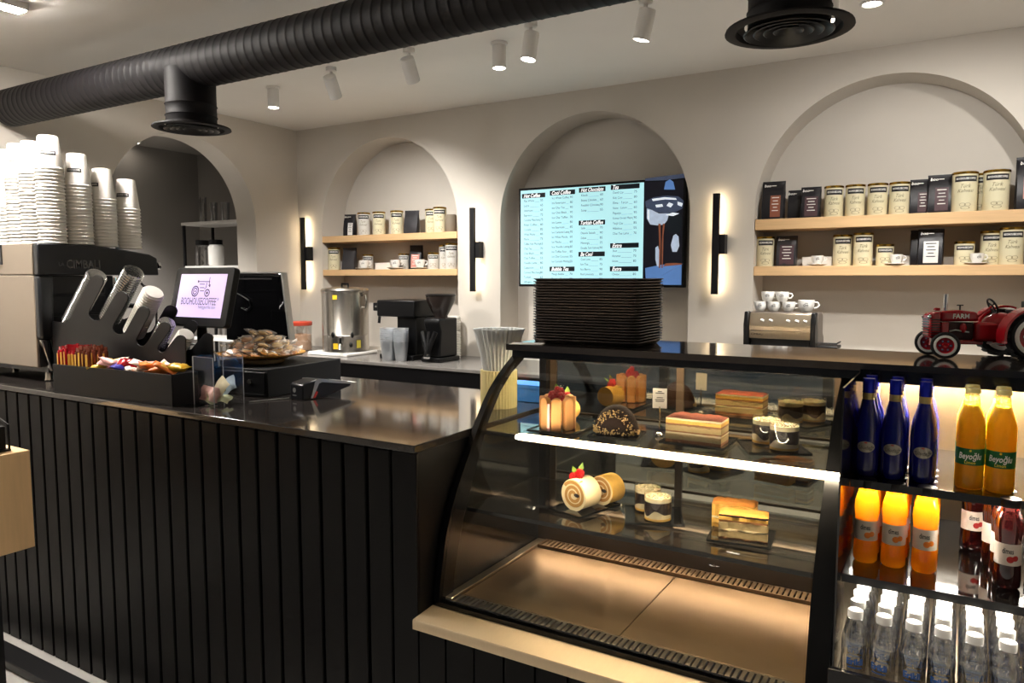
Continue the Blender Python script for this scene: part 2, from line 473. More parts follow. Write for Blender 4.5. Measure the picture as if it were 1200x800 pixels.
# ------------------------------------------------------------------ duct with two round diffusers
DY = 2.17
DZ = 0.5 * (at(225, 105, Y=DY).z + at(225, 50, Y=DY).z)
DR = 0.099
duct = thing('ventilation_duct', 'black spiral air duct running below the ceiling with two round diffusers', 'duct', (0, DY, DZ))
d = MB()
x = LEFT_X + 0.045
prof = [(0.0, x)]
while x < ROOM_X1 - 0.01:
    prof += [(DR, x), (DR, x + 0.032), (DR + 0.0011, x + 0.035), (DR + 0.0011, x + 0.040), (DR, x + 0.043)]
    x += 0.048
d.lathe(prof, 36, axis='x')
d.build('pipe', m_duct, duct)
for (u, v) in ((225, 150), (924, 34)):
    p = at(u, v, Y=DY)
    dz = p.z - DZ
    c = MB().lathe([(0.107, -0.02), (0.107, dz * 0.62), (0.111, dz * 0.64), (0.107, dz * 0.66), (0.107, dz * 0.80), (0.111, dz * 0.82), (0.107, dz * 0.84), (0.107, dz)], 36, (p.x, 0, 0)).build('drop_collar', m_duct, duct)
    MB().lathe([(0.115, dz + 0.012), (0.165, dz + 0.002), (0.167, dz - 0.004), (0.150, dz - 0.008), (0.138, dz - 0.006), (0.132, dz + 0.012)], 40, (p.x, 0, 0)).build('flange', m_duct, duct)
    for k, rr in enumerate((0.118, 0.092, 0.066, 0.040)):
        MB().lathe([(rr, dz - 0.010 + 0.001 * k), (rr - 0.004, dz - 0.012 + 0.001 * k), (rr - 0.030, dz + 0.02), (rr - 0.026, dz + 0.022)], 36, (p.x, 0, 0)).build('diffuser_ring', m_metal_black, duct)
    MB().lathe([(0.107, dz + 0.03), (0.0, dz + 0.03)], 30, (p.x, 0, 0)).build('damper_plate', m_gap, duct)

# ------------------------------------------------------------------ ceiling fixtures
def surface_spot(u, v, label, lit=True, y=None):
    p = at(u, v, Z=CEIL)
    t = thing('ceiling_downlight', label, 'ceiling light', (p.x, p.y, CEIL), group='white cylinder downlights on the ceiling')
    MB().lathe([(0.042, 0), (0.042, -0.012), (0.034, -0.014), (0.034, -0.125), (0.032, -0.125), (0.031, -0.122), (0, -0.122)], 24).build('housing', m_white_paint, t)
    MB().lathe([(0.0, -0.129), (0.02, -0.1275), (0.0305, -0.1225)], 20).build('lens', m_lamp, t)
    spot('downlight_beam', (p.x, p.y, CEIL - 0.165), (p.x, p.y, 0), SPOT_W, size=95, blend=0.8)
surface_spot(320, 102, 'white cylinder downlight right of the near left diffuser')
surface_spot(585, 50, 'white cylinder downlight left of the lit track head over the menu screen')
surface_spot(974, -12, 'white lit downlight peeking from behind the right duct diffuser')
def track_spot(u, v, label, watts, tilt_to, size=85, p=None):
    p = p or at(u, v, Z=CEIL)
    t = thing('ceiling_spotlight', label, 'spotlight', (p.x, p.y, CEIL), group='white swivel spotlights on the ceiling')
    MB().lathe([(0.03, 0), (0.03, -0.02), (0.008, -0.024), (0.008, -0.075)], 18).build('mount', m_white_paint, t)
    dirv = (Vector(tilt_to)).normalized()
    q = dirv.to_track_quat('-Z', 'Y').to_matrix().to_4x4()
    mt = Matrix.Translation((0, 0, -0.085)) @ q
    MB().lathe([(0.0, 0.045), (0.034, 0.04), (0.036, 0.03), (0.036, -0.085), (0.034, -0.085), (0.033, -0.081), (0, -0.081)], 24).xf(mt).build('lamp_head', m_white_paint, t)
    MB().lathe([(0.0, -0.088), (0.02, -0.0865), (0.0325, -0.0815)], 20).xf(mt).build('lens', m_lamp, t)
    tip = mt @ Vector((0, 0, -0.125))
    loc = Vector((p.x, p.y, CEIL)) + tip
    spot('spotlight_beam', loc, loc + dirv, watts, size=size, blend=0.8)
track_spot(388, 79, 'white swivel spotlight turned to the wall nearest the left end of the ceiling', WASH_W, (-0.30, 0.85, -1), 100)
track_spot(479, 57, 'white swivel spotlight turned to the wall below the middle of the duct', WASH_W * 0.42, (-0.20, 0.80, -1), 85)
track_spot(622, 26, 'lit white swivel spotlight right beside the cylinder downlight over the screen', SPOT_W, (-0.1, -0.10, -1))
track_spot(757, -2, 'lit white swivel spotlight at the top edge above the screen', SPOT_W, (-0.25, 0.05, -1))
for (x, lab) in ((-0.05, 'white swivel spotlight added out of view to light the right shelves'), (0.52, 'white swivel spotlight added out of view to light the far right wall')):  # two unseen heads added to light the right niche
    track_spot(0, 0, lab, WASH_W * 0.35, (-0.25, 0.95, -1), 120, Vector((x, 3.09, CEIL)))
p = at(1022, 3, Z=CEIL)
t = thing('recessed_downlight', 'lit recessed downlight in the ceiling above the right arch', 'ceiling light', (p.x, p.y, CEIL))
MB().torus((0, 0, -0.003), 0.042, 0.007).build('trim_ring', m_white_paint, t)
MB().cyl(0.037, -0.006, 0.0).build('lens', m_lamp, t)
spot('recessed_beam', (p.x, p.y, CEIL - 0.03), (p.x, p.y - 0.1, 0), SPOT_W, size=100, blend=0.8)
# linear ceiling light at the upper left and added downlights over the customers' side
p = at(14, 2, Z=CEIL)
t = thing('linear_ceiling_light', 'bright linear ceiling light at the upper left corner', 'ceiling light', (p.x, p.y + 0.02, CEIL))
MB().box(-0.04, 0.04, -0.80, 0.03, -0.03, 0).build('housing', m_white_paint, t, bevel=0.004)
MB().box(-0.033, 0.033, -0.79, 0.02, -0.034, -0.0301).build('diffuser', M('linear_diffuser', '#ffffff', 0.5, emit=(1, 0.94, 0.87), estr=LINEAR_E, noise=0), t)
for i, (x, y) in enumerate([(1.3, 0.2), (-1.2, -0.9), (-1.6, -2.2), (0.6, -2.2), (-3.6, -1.4), (1.5, 2.6)]):  # unseen lamps added for ambient light from the customers' side
    t = thing('recessed_downlight', 'unseen recessed downlight added over the customers side of the room', 'ceiling light', (x, y, CEIL), group='added downlights over the customers side')
    MB().torus((0, 0, -0.003), 0.045, 0.007).build('trim_ring', m_white_paint, t)
    MB().cyl(0.04, -0.006, 0.0).build('lens', m_lamp, t)
    spot('customer_fill_spot', (x, y, CEIL - 0.03), (x, y, 0), ROOM_W, size=110, blend=0.9)

# ------------------------------------------------------------------ wall sconces
m_warm_led = M('warm_led', '#ffffff', 0.5, emit=(1.0, 0.80, 0.52), estr=SCONCE_E, noise=0)
for (u, lab) in ((356.5, 'slim black bar wall light in the left corner of the back wall'),
                 (555, 'slim black bar wall light between the left arch and the screen arch'),
                 (839, 'slim black bar wall light between the screen arch and the right shelves')):
    p = at(u, 295, Y=BACK_Y - 0.045)
    t = thing('wall_sconce', lab, 'wall light', (p.x, BACK_Y, 1.83), group='bar lights on the back wall')
    MB().box(-0.019, 0.019, -0.068, -0.045, -0.285, 0.285).build('bar', m_metal_black, t, bevel=0.002)
    MB().box(-0.013, 0.013, -0.0449, -0.041, -0.275, 0.275).build('led_strip', m_warm_led, t)
    MB().box(-0.010, 0.052, -0.055, 0.0, -0.055, 0.055).build('bracket', m_metal_black, t, bevel=0.002)

# ------------------------------------------------------------------ pine shelves in the niches
shelf_specs = [(-3.688, 1.915, 1.964, 'upper pine shelf in the left arch'), (-3.688, 1.655, 1.702, 'lower pine shelf in the left arch'),
               (-0.345, 1.905, 1.964, 'upper pine shelf in the right arch'), (-0.345, 1.651, 1.703, 'lower pine shelf in the right arch')]
for (xc, z0, z1, lab) in shelf_specs:
    tag(MB().box(xc - R_N + 0.004, xc + R_N - 0.004, BACK_Y - 0.005, NICHE_Y - 0.001, z0, z1).build('pine_shelf', m_wood, bevel=0.002), lab, 'shelf', 'pine shelves in the arches')

# ------------------------------------------------------------------ front counter
ctr = thing('service_counter', 'long black slatted service counter with a polished dark stone top', 'counter', (0, 0, 0))
CX0 = LEFT_X + 0.004
MB().box(CX0, CTR_X1 - 0.004, 1.645, CTR_Y1 - 0.02, 0, CTR_Z - 0.022).build('carcass', m_gap, ctr)
MB().box(CX0, CTR_X1 + 0.0, CTR_Y0, CTR_Y1, CTR_Z - 0.022, CTR_Z).build('countertop', m_stone, ctr, bevel=0.003)
slat_me = MB().box(-0.0415, 0.0415, 0, 0.022, 0.0, CTR_Z - 0.026).mesh('slat', 0)
slat_me.materials.append(m_black)
x = -1.385
MB().box(-1.381, CTR_X1 - 0.002, 1.622, 1.644, 0.0, CTR_Z - 0.026).build('end_board', m_black, ctr, bevel=0.002)
k = 0
while x - 0.0955 > CX0:
    o = link_mesh('slat', slat_me, ctr, loc=(x - 0.0955 / 2 + 0.001, 1.622, 0)); b = o.modifiers.new('bevel', 'BEVEL'); b.width = 0.003; b.segments = 1
    x -= 0.0955
MB().box(CTR_X1 - 0.004, CTR_X1 - 0.001, 1.63, CTR_Y1 - 0.03, 0, CTR_Z - 0.024).build('end_panel', m_black, ctr)

# ------------------------------------------------------------------ back counter
bc = thing('back_counter', 'long back counter with a grey stone worktop and black front below the arches', 'counter', (0, 0, 0))
MB().box(LEFT_X + 0.005, ROOM_X1 - 0.02, BCTR_Y, BACK_Y - 0.002, BCTR_Z - 0.02, BCTR_Z).build('worktop', m_stone_grey, bc, bevel=0.002)
MB().box(LEFT_X + 0.005, ROOM_X1 - 0.02, BCTR_Y + 0.006, BCTR_Y + 0.02, BCTR_Z - 0.14, BCTR_Z - 0.021).build('fascia', m_black, bc)
MB().box(LEFT_X + 0.005, ROOM_X1 - 0.02, BCTR_Y + 0.04, BACK_Y - 0.01, 0.0, BCTR_Z - 0.021).build('carcass', m_gap, bc)
xx = LEFT_X + 0.02
while xx < ROOM_X1 - 0.62:
    dr = MB().box(xx + 0.004, xx + 0.596, BCTR_Y + 0.02, BCTR_Y + 0.039, 0.1, BCTR_Z - 0.15).build('cabinet_door', m_black, bc, bevel=0.002)
    MB().box(xx + 0.05, xx + 0.2, BCTR_Y + 0.005, BCTR_Y + 0.0199, BCTR_Z - 0.2, BCTR_Z - 0.185).build('handle', m_steel, dr)
    xx += 0.6
# ------------------------------------------------------------------ curved glass cake display case
CURVE = [(1.686, 0.69), (1.694, 0.74), (1.705, 0.795), (1.717, 0.85), (1.734, 0.907), (1.755, 0.957), (1.781, 1.005), (1.812, 1.052), (1.85, 1.105),
         (1.90, 1.178), (1.951, 1.243), (1.99, 1.282), (2.035, 1.317), (2.08, 1.346), (2.14, 1.380)]
CX_L, CX_R = -1.285, -0.262
SLAB_Z, SLAB_Y0, SLAB_Y1 = 1.42, 2.10, 2.49
REAR_Y = 2.325
m_frame = M('black_gloss_frame', '#0e0e10', 0.18, noise=0.03)
m_bronze = M('dark_bronze_frame', '#4a3d30', 0.35, metal=0.6, noise=0.05)
m_deck = M('brushed_deck_steel', '#b89c7c', 0.36, metal=1.0, noise=0.12, nscale=14, rnoise=0.08)
m_case_led = M('case_led', '#ffffff', 0.5, emit=(1.0, 0.82, 0.56), estr=CASE_LED_E, noise=0)
m_mirror_glass = GLASS('rear_door_glass', (0.50, 0.50, 0.50), 0.58, 0.92, gcol=(1.0, 0.92, 0.72))
m_shelf_glass = GLASS('case_shelf_glass', (0.78, 0.80, 0.78), 0.10, 0.75, power=3)
case = thing('cake_display_case', 'curved glass cake display case with a lit shelf and black frame', 'display case')
# plinth with vertical boards
MB().box(CX_L, -0.21, 1.64, SLAB_Y1 - 0.1, 0, 0.655).build('plinth', m_gap, case)
bd = MB().box(0.003, 0.0925, 0, 0.022, 0.0, 0.64).mesh('board', 0); bd.materials.append(m_black)
x = CX_L
while x + 0.0955 < -0.20:
    link_mesh('board', bd, case, loc=(x, 1.616, 0)); x += 0.0955
MB().prism([(1.589, 0.648), (1.589, 0.672), (1.592, 0.676), (1.684, 0.682), (1.684, 0.648)], CX_L, -0.21, 'x').build('steel_ledge', M('satin_ledge_steel', '#dcc6a4', 0.5, metal=0.75, noise=0.04, nscale=10, stretch=(30, 1, 1)), case)
MB().prism([(1.685, 0.65), (1.685, 0.694), (1.690, 0.694), (1.690, 0.680), (1.703, 0.680), (1.703, 0.697), (1.709, 0.697), (1.709, 0.65)], CX_L, -0.262, 'x').build('glass_channel', m_frame, case)
# deck
MB().box(CX_L + 0.01, CX_R, 1.71, REAR_Y - 0.005, 0.656, 0.664).build('well_floor', m_gap, case)
MB().box(CX_L + 0.045, -0.7365, 1.776, 2.232, 0.665, 0.690).build('deck_panel', m_deck, case, bevel=0.001)
MB().box(-0.7335, CX_R - 0.002, 1.776, 2.232, 0.665, 0.690).build('deck_panel', m_deck, case, bevel=0.001)
def grille(y0, y1, z, pitch, bar, x0, x1, mat, name):
    g = MB().box(x0, x1, y0, y0 + 0.006, z - 0.012, z).box(x0, x1, y1 - 0.006, y1, z - 0.012, z)
    x = x0
    while x + bar < x1:
        g.box(x, x + bar, y0 + 0.006, y1 - 0.006, z - 0.004, z); x += pitch
    g.build(name, mat, case)
grille(1.712, 1.774, 0.690, 0.0163, 0.0105, CX_L + 0.045, CX_R - 0.002, m_steel_h, 'front_grille')
grille(2.236, 2.300, 0.700, 0.0163, 0.0105, CX_L + 0.045, CX_R - 0.002, m_deck, 'rear_grille')
MB().box(CX_L + 0.012, CX_L + 0.042, 1.72, 2.30, 0.664, 0.698).build('side_rail', m_steel_h, case, bevel=0.002)
MB().box(CX_L + 0.01, CX_R, 2.303, REAR_Y - 0.004, 0.664, 0.80).build('rear_upstand', m_bronze, case)
MB().box(CX_L + 0.01, CX_R, 2.290, 2.302, 0.802, 0.813).build('rear_fill_led', M('rear_case_fill_led', '#ffffff', 0.5, emit=(1.0, 0.80, 0.58), estr=CASE_LED_E * 0.55, noise=0), case)  # hidden strip added to light the deck
MB().box(CX_L + 0.01, CX_R, 2.280, 2.284, 0.797, 0.818).box(CX_L + 0.01, CX_R, 2.2841, 2.303, 0.8135, 0.818).build('rear_led_shade', m_bronze, case)  # lip and roof added to keep the fill strip out of view
MB().box(-0.74, CX_R, 2.276, 2.2795, 0.806, 0.815).build('rear_trim', M('pale_trim', '#cdb5a2', 0.4, noise=0.03), case)
# frames
inner = [(2.20, 1.380), (2.179, 1.363), (2.10, 1.325), (2.03, 1.272), (1.96, 1.190), (1.905, 1.09), (1.848, 0.977), (1.812, 0.90), (1.788, 0.834), (1.768, 0.76), (1.758, 0.69)]
MB().prism(CURVE + inner, CX_L, CX_L + 0.020, 'x').build('end_frame', m_frame, case)
rc = [(y + 0.042, z) for (y, z) in CURVE] + [(2.18, 1.40), (SLAB_Y1 - 0.02, 1.40), (SLAB_Y1 - 0.02, 0.655), (1.72, 0.655)]
MB().prism(rc, -0.262, -0.212, 'x').build('end_wall', M('matt_black_end', '#0a0a0b', 0.55, noise=0.03, spec=0.25), case)
# panes
def sheet(curve, t, x0, x1):
    n = len(curve); outer = [(y, z) for y, z in curve]
    return MB().prism(outer + [(y + t, z) for y, z in reversed(outer)], x0, x1, 'x')
sheet([(y + 0.012, z) for y, z in CURVE], 0.005, CX_L + 0.020, CX_R).build('front_pane', m_glass_front, case)
side_poly = [(y + 0.02, z) for y, z in CURVE] + [(2.30, 1.385), (2.30, 0.70)]
MB().prism(side_poly, CX_L + 0.004, CX_L + 0.009, 'x').build('side_pane', m_glass, case)
# rear sliding doors
for (x0, x1, y) in ((-1.245, -0.752, REAR_Y + 0.008), (-0.775, -0.275, REAR_Y)):
    dr = MB().box(x0, x0 + 0.024, y, y + 0.014, 0.815, 1.372).box(x1 - 0.024, x1, y, y + 0.014, 0.815, 1.372)
    dr.box(x0 + 0.024, x1 - 0.024, y, y + 0.014, 0.815, 0.835).box(x0 + 0.024, x1 - 0.024, y, y + 0.014, 1.352, 1.372)
    do = dr.build('sliding_door', m_bronze, case)
    MB().box(x0 + 0.024, x1 - 0.024, y + 0.005, y + 0.009, 0.835, 1.352).build('pane', m_mirror_glass, do)
MB().box(CX_L + 0.012, -1.246, REAR_Y - 0.02, REAR_Y + 0.03, 0.70, 1.385).build('rear_post', m_frame, case)
# shelves
UP_Z, LO_Z = 1.163, 0.938
MB().box(CX_L + 0.022, CX_R - 0.002, 1.927, 2.27, UP_Z - 0.008, UP_Z).build('glass_shelf', m_shelf_glass, case)
MB().box(CX_L + 0.022, CX_R - 0.002, 1.838, 2.27, LO_Z - 0.008, LO_Z).build('glass_shelf', m_shelf_glass, case)
MB().box(CX_L + 0.022, CX_R - 0.002, 1.832, 1.8375, LO_Z - 0.010, LO_Z + 0.001).build('shelf_edge', m_frame, case)
MB().box(CX_L + 0.022, -1.138, 1.915, 1.926, UP_Z - 0.011, UP_Z + 0.001).build('shelf_edge', m_frame, case)
MB().box(-1.136, -0.219, 1.926, 1.9268, UP_Z - 0.020, UP_Z + 0.004).build('led_back_blocker', m_steel_h, case)  # opaque strip added to stop the bar shining backwards
MB().box(-1.136, -0.219, 1.906, 1.9255, UP_Z - 0.012, UP_Z + 0.001).build('led_bar', m_case_led, case, bevel=0.003)
for z in (UP_Z, LO_Z):
    MB().box(CX_L + 0.022, CX_R - 0.002, 2.27, 2.282, z - 0.016, z - 0.009).build('shelf_rail', m_bronze, case)
# head
MB().box(CX_L, -0.212, 2.135, 2.175, 1.372, 1.399).build('head_fascia', m_frame, case, bevel=0.002)
MB().box(CX_L + 0.02, CX_R, 2.176, SLAB_Y1 - 0.12, 1.387, 1.399).build('head_soffit', m_bronze, case)
MB().box(CX_L + 0.06, CX_R - 0.02, 2.178, 2.192, 1.378, 1.3865).build('top_led', M('case_top_led', '#ffffff', 0.5, emit=(1.0, 0.80, 0.52), estr=CASE_LED_E * 1.5, noise=0), case)
MB().box(CX_L - 0.002, -0.2106, SLAB_Y0, SLAB_Y1, 1.40, SLAB_Z).build('top_slab', m_stone, case)

# ------------------------------------------------------------------ open drinks fridge
fr = thing('drinks_fridge', 'open fronted drinks fridge with dark glass shelves right of the cake case', 'fridge')
FX0, FX1, FRY = -0.210, 0.42, 2.40
m_liner = M('dark_gloss_liner', '#1d1813', 0.10, noise=0.05, coat=0.3)
m_liner_back = M('brown_grey_liner', '#2f2416', 0.35, noise=0.06)
m_dark_glass = M('dark_glass_shelf', '#0d0c0b', 0.05, noise=0.02, coat=0.6)
m_fr_led = M('fridge_led', '#ffffff', 0.5, emit=(1.0, 0.93, 0.80), estr=FRIDGE_LED_E, noise=0)
m_fr_led_top = M('fridge_led_top', '#ffffff', 0.5, emit=(1.0, 0.90, 0.72), estr=FRIDGE_LED_E * 19.0, noise=0)
MB().box(FX0, FX1, 1.64, SLAB_Y1 - 0.02, 0, 0.70).build('plinth', m_black, fr)
MB().box(FX0, FX1, FRY, SLAB_Y1 - 0.02, 0.70, 1.399).build('back_liner', m_liner_back, fr)
MB().box(FX1, FX1 + 0.05, 1.70, SLAB_Y1 - 0.02, 0.0, 1.399).build('end_wall', m_frame, fr)
MB().box(FX0, FX0 + 0.004, 1.76, FRY, 0.70, 1.399).build('side_liner', m_liner, fr)
MB().box(FX0, FX1, 1.690, 1.706, 0.645, 0.788).build('front_lip', m_frame, fr, bevel=0.002)
MB().box(FX0, FX1, 1.640, 1.689, 0.600, 0.700).build('front_ledge', m_frame, fr)
W_Z, S2_Z, S1_Z = 0.722, 0.955, 1.155
MB().box(FX0 + 0.005, FX1, 1.707, FRY - 0.001, 0.701, W_Z).build('deck', m_steel_h, fr)
for (z, y0) in ((S2_Z, 1.832), (S1_Z, 1.932)):
    sh = MB().box(FX0 + 0.005, FX1, y0, FRY - 0.001, z - 0.010, z).build('glass_shelf', m_dark_glass, fr)
    MB().box(FX0 + 0.005, FX1, y0 - 0.006, y0 - 0.0005, z - 0.018, z + 0.001).build('edge_strip', m_frame, sh)
    MB().box(FX0 + 0.02, FX1 - 0.02, y0 + 0.004, y0 + 0.018, z - 0.020, z - 0.0105).build('led_strip', m_fr_led, sh)
    MB().box(FX0 + 0.02, FX1 - 0.02, FRY - 0.05, FRY - 0.036, z - 0.020, z - 0.0105).build('led_strip', m_fr_led, sh)
MB().box(FX0 - 0.001, FX1 + 0.05, 2.135, 2.175, 1.372, 1.399).build('head_fascia', m_frame, fr, bevel=0.002)
MB().box(FX0, FX1 + 0.05, SLAB_Y0 - 0.0065, SLAB_Y0 - 0.0005, 1.3725, 1.4045).build('top_lip', m_frame, fr)
MB().box(FX0 + 0.02, FX1 - 0.02, SLAB_Y0 + 0.009, SLAB_Y0 + 0.022, 1.387, 1.3985).build('top_led', m_fr_led_top, fr)
MB().box(FX0 + 0.02, FX1 - 0.02, FRY - 0.05, FRY - 0.036, 1.386, 1.3985).build('top_led', m_fr_led_top, fr)
MB().box(-0.2105, FX1 + 0.05, SLAB_Y0, SLAB_Y1, 1.40, SLAB_Z).build('top_slab', m_stone, fr)

# ------------------------------------------------------------------ bottles
m_blue = JUICE('cobalt_bottle_glass', '#0b1173', 0.35, 0.16)
m_blue_cap = M('blue_foil_cap', '#1d27a8', 0.25, metal=0.7, noise=0.05)
m_silver_lab = M('silver_label', '#a9a294', 0.35, metal=0.5, noise=0.06)
m_red_ink = M('red_ink', '#c02c26', 0.5)
m_gold_foil = M('gold_neck_foil', '#b9a468', 0.3, metal=0.7, noise=0.25, nscale=220)
m_lemon = JUICE('yellow_soda', '#ffd63c', 0.85, 0.06)
m_lemon_cap = M('pale_crown_cap', '#f0e49a', 0.3, metal=0.3)
m_clearneck = GLASS('bottle_neck_glass', (0.92, 0.92, 0.85), 0.12, 0.8, power=2)
m_green_lab = M('green_label', '#17652f', 0.5, noise=0.12)
m_lemon_ink = M('yellow_ink', '#e8d23c', 0.5)
m_orange = JUICE('orange_juice', '#fb9d12', 0.7, 0.08)
m_pome = JUICE('pomegranate_juice', '#3a0d0b', 0.35, 0.16)
m_cream_lab = M('cream_label', '#d9cdbb', 0.55, noise=0.05)
m_pome_lab = M('pale_pink_label', '#e6d8c8', 0.55, noise=0.05)
m_orange_ink = M('orange_ink', '#e07a1c', 0.5, noise=0.15)
m_green_ink = M('leaf_green_ink', '#4a7a2c', 0.5)
m_cap_black = M('black_bottle_cap', '#100f10', 0.35)
m_pet = GLASS('water_bottle_plastic', (0.97, 0.97, 0.97), 0.12, 0.85, rough=0.05, power=1.6)
m_water = GLASS('water', (0.94, 0.93, 0.91), 0.06, 0.5, power=2.5)
m_cap_white = M('white_screw_cap', '#f2efe8', 0.4, noise=0.02)
m_blue_ink = M('blue_ink', '#2d63b8', 0.5)
def blue_bottle():
    t = thing('soda_bottle', '', 'bottle')
    MB().lathe([(0, 0), (0.024, 0), (0.028, 0.005), (0.0285, 0.02), (0.0285, 0.115), (0.0265, 0.135), (0.018, 0.17), (0.0135, 0.19), (0.0125, 0.205)], 20).build('body', m_blue, t)
    MB().lathe([(0.0135, 0.186), (0.0138, 0.190), (0.0135, 0.205)], 18).build('neck_foil', m_gold_foil, t)
    MB().lathe([(0.0142, 0.205), (0.0148, 0.207), (0.0135, 0.213), (0.0150, 0.217), (0.0136, 0.223), (0.0148, 0.227), (0.0136, 0.233), (0.0135, 0.240), (0, 0.241)], 20).build('cap', m_blue_cap, t)
    lab = MB()
    vs = [(0, 0)]; n = 20; R = 0.0288
    pts = [(0.021 * math.cos(2 * PI * i / n), 0.0135 * math.sin(2 * PI * i / n)) for i in range(n)]
    def W(p, r=R): a = -PI / 2 + p[0] / r; return (r * math.cos(a), r * math.sin(a), 0.075 + p[1])
    for i in range(n):
        a, b = pts[i], pts[(i + 1) % n]
        am, bm_ = (a[0] * .5, a[1] * .5), (b[0] * .5, b[1] * .5)
        lab.add([W(am), W(a), W(b), W(bm_)], [(0, 1, 2, 3)]); lab.add([W((0, 0)), W(am), W(bm_)], [(0, 1, 2)])
    lo = lab.build('oval_label', m_silver_lab, t)
    wrap_text(MB(), 'Uludağ', 0.0291, 0.073, 0.013, width=0.032, shear=0.35).build('lettering', m_print_black, lo)
    MB().add([W((x, z + 0.009), 0.0291) for x, z in ((-0.004, 0), (0.004, 0), (0.002, 0.003), (-0.002, 0.003))], [(0, 1, 2, 3)]).build('crest', m_red_ink, lo)
    index_kids(t); return t
def lemon_bottle():
    t = thing('soda_bottle', '', 'bottle')
    MB().lathe([(0, 0), (0.025, 0), (0.0285, 0.004), (0.0287, 0.10), (0.0287, 0.148), (0.026, 0.160), (0.019, 0.180), (0.0155, 0.195)], 22).build('body', m_lemon, t)
    MB().lathe([(0.0155, 0.195), (0.0145, 0.206), (0.0150, 0.209), (0.0130, 0.215), (0.013, 0.226)], 18).build('neck', m_clearneck, t)
    MB().lathe([(0.0150, 0.222), (0.0155, 0.226), (0.0140, 0.232), (0, 0.233)], 20).build('crown_cap', m_lemon_cap, t)
    lo = patch(MB(), 0.0290, 0.058, 0.096, -PI * 1.05, PI * 0.05, 20).build('label', m_green_lab, t)
    wrap_text(MB(), 'Beyoğlu', 0.0293, 0.078, 0.020, width=0.049, shear=0.2, bold=0.02).build('lettering', m_print_white, lo)
    wrap_text(MB(), 'Limon', 0.0293, 0.064, 0.010, ang=-PI / 2, width=0.022, bold=0.02).build('flavour_lettering', m_lemon_ink, lo)
    MB().ell((0, -0.0290, 0.0915), (0.0025, 0.0008, 0.0028), 10, 6).build('lemon_print', m_lemon_ink, lo)
    index_kids(t); return t
def juice_bottle(mat, labmat, fruit, nm):
    t = thing('juice_bottle', '', 'bottle')
    MB().lathe([(0, 0), (0.022, 0), (0.0265, 0.006), (0.027, 0.02), (0.0262, 0.045), (0.0252, 0.055), (0.0252, 0.105), (0.0262, 0.115), (0.0275, 0.130), (0.0265, 0.148), (0.0225, 0.163), (0.0195, 0.170), (0.0190, 0.176)], 22).build('body', mat, t)
    MB().lathe([(0.0190, 0.176), (0.0190, 0.181), (0.0200, 0.183), (0.0195, 0.186)], 20).build('neck', m_clearneck, t)
    MB().lathe([(0.0208, 0.183), (0.0212, 0.186), (0.0212, 0.198), (0.0195, 0.201), (0, 0.201)], 22).build('cap', m_cap_black, t)
    lo = patch(MB(), 0.0256, 0.056, 0.104, -PI * 1.0, PI * 0.0, 18).build('label', labmat, t)
    wrap_text(MB(), 'dimes', 0.0259, 0.088, 0.017, ang=-PI / 2 - 0.05, width=0.022, bold=0.02).build('lettering', m_print_black, lo)
    f = MB()
    for (dx, dz, r) in ((0.004, 0.070, 0.0075), (0.014, 0.073, 0.0065)):
        k = len(f.v); f.ell((0, 0, 0), (r, 0.0006, r), 12, 6)
        for i in range(k, len(f.v)):
            p = f.v[i]; a = -PI / 2 + (p[0] + dx) / 0.0259; rr = 0.0258 - p[1]
            f.v[i] = (rr * math.cos(a), rr * math.sin(a), p[2] + dz)
    f.build('fruit_print', fruit, lo)
    index_kids(t); return t
def water_bottle():
    t = thing('water_bottle', '', 'bottle')
    prof = [(0, 0.002), (0.020, 0), (0.0258, 0.006), (0.0262, 0.02), (0.0250, 0.028), (0.0262, 0.036), (0.0262, 0.085), (0.0250, 0.090), (0.0262, 0.096), (0.0262, 0.118), (0.0245, 0.134), (0.0195, 0.150), (0.0150, 0.160), (0.0135, 0.166), (0.0155, 0.168), (0.0130, 0.171), (0.0130, 0.176)]
    MB().lathe(prof, 16).build('body', m_pet, t)
    MB().lathe([(0, 0.004), (0.0250, 0.007), (0.0254, 0.085), (0.0240, 0.090), (0.0254, 0.096), (0.0254, 0.116), (0, 0.116)], 14).build('water_fill', m_water, t)
    MB().lathe([(0.0158, 0.170), (0.0160, 0.172), (0.0160, 0.185), (0.0148, 0.187), (0, 0.187)], 20).build('cap', m_cap_white, t)
    lo = patch(MB(), 0.0265, 0.106, 0.122, -PI * 0.9, -PI * 0.35, 8).build('label_top', GLASS('blue_film', (0.72, 0.80, 0.93), 0.08, 0.5), t)
    wrap_text(MB(), 'Erikli', 0.0266, 0.078, 0.019, width=0.034, bold=0.035).build('lettering', m_blue_ink, t)
    patch(MB(), 0.0266, 0.064, 0.0665, -PI / 2 - 0.55, -PI / 2 + 0.55, 8).build('label_line', m_blue_ink, t)
    index_kids(t); return t
facing = lambda x, y: math.atan2(-y, -x) + PI / 2          # turn a bottle's label towards the shopper
ORD = ['front', 'second', 'third', 'fourth', 'fifth', 'sixth']
def rows(proto, xs, ys, z, label_fn, group, jitter=0.05):
    first = True
    for c, x in enumerate(xs):
        for r, y in enumerate(ys):
            a = (random.uniform(-1, 1) * jitter) + 0.35 * math.atan2(x, y) * -1
            xx = x * (1 if r == 0 else 1) + random.uniform(-0.001, 0.001)
            if first:
                o = proto; first = False
                o.location = (xx, y, z); o.rotation_euler = (0, 0, a); o['label'] = label_fn(c, r); o['group'] = group
            else:
                dup(proto, (xx, y, z), a, label_fn(c, r), group)
COLN = ['leftmost', 'second', 'third', 'fourth', 'fifth', 'sixth']
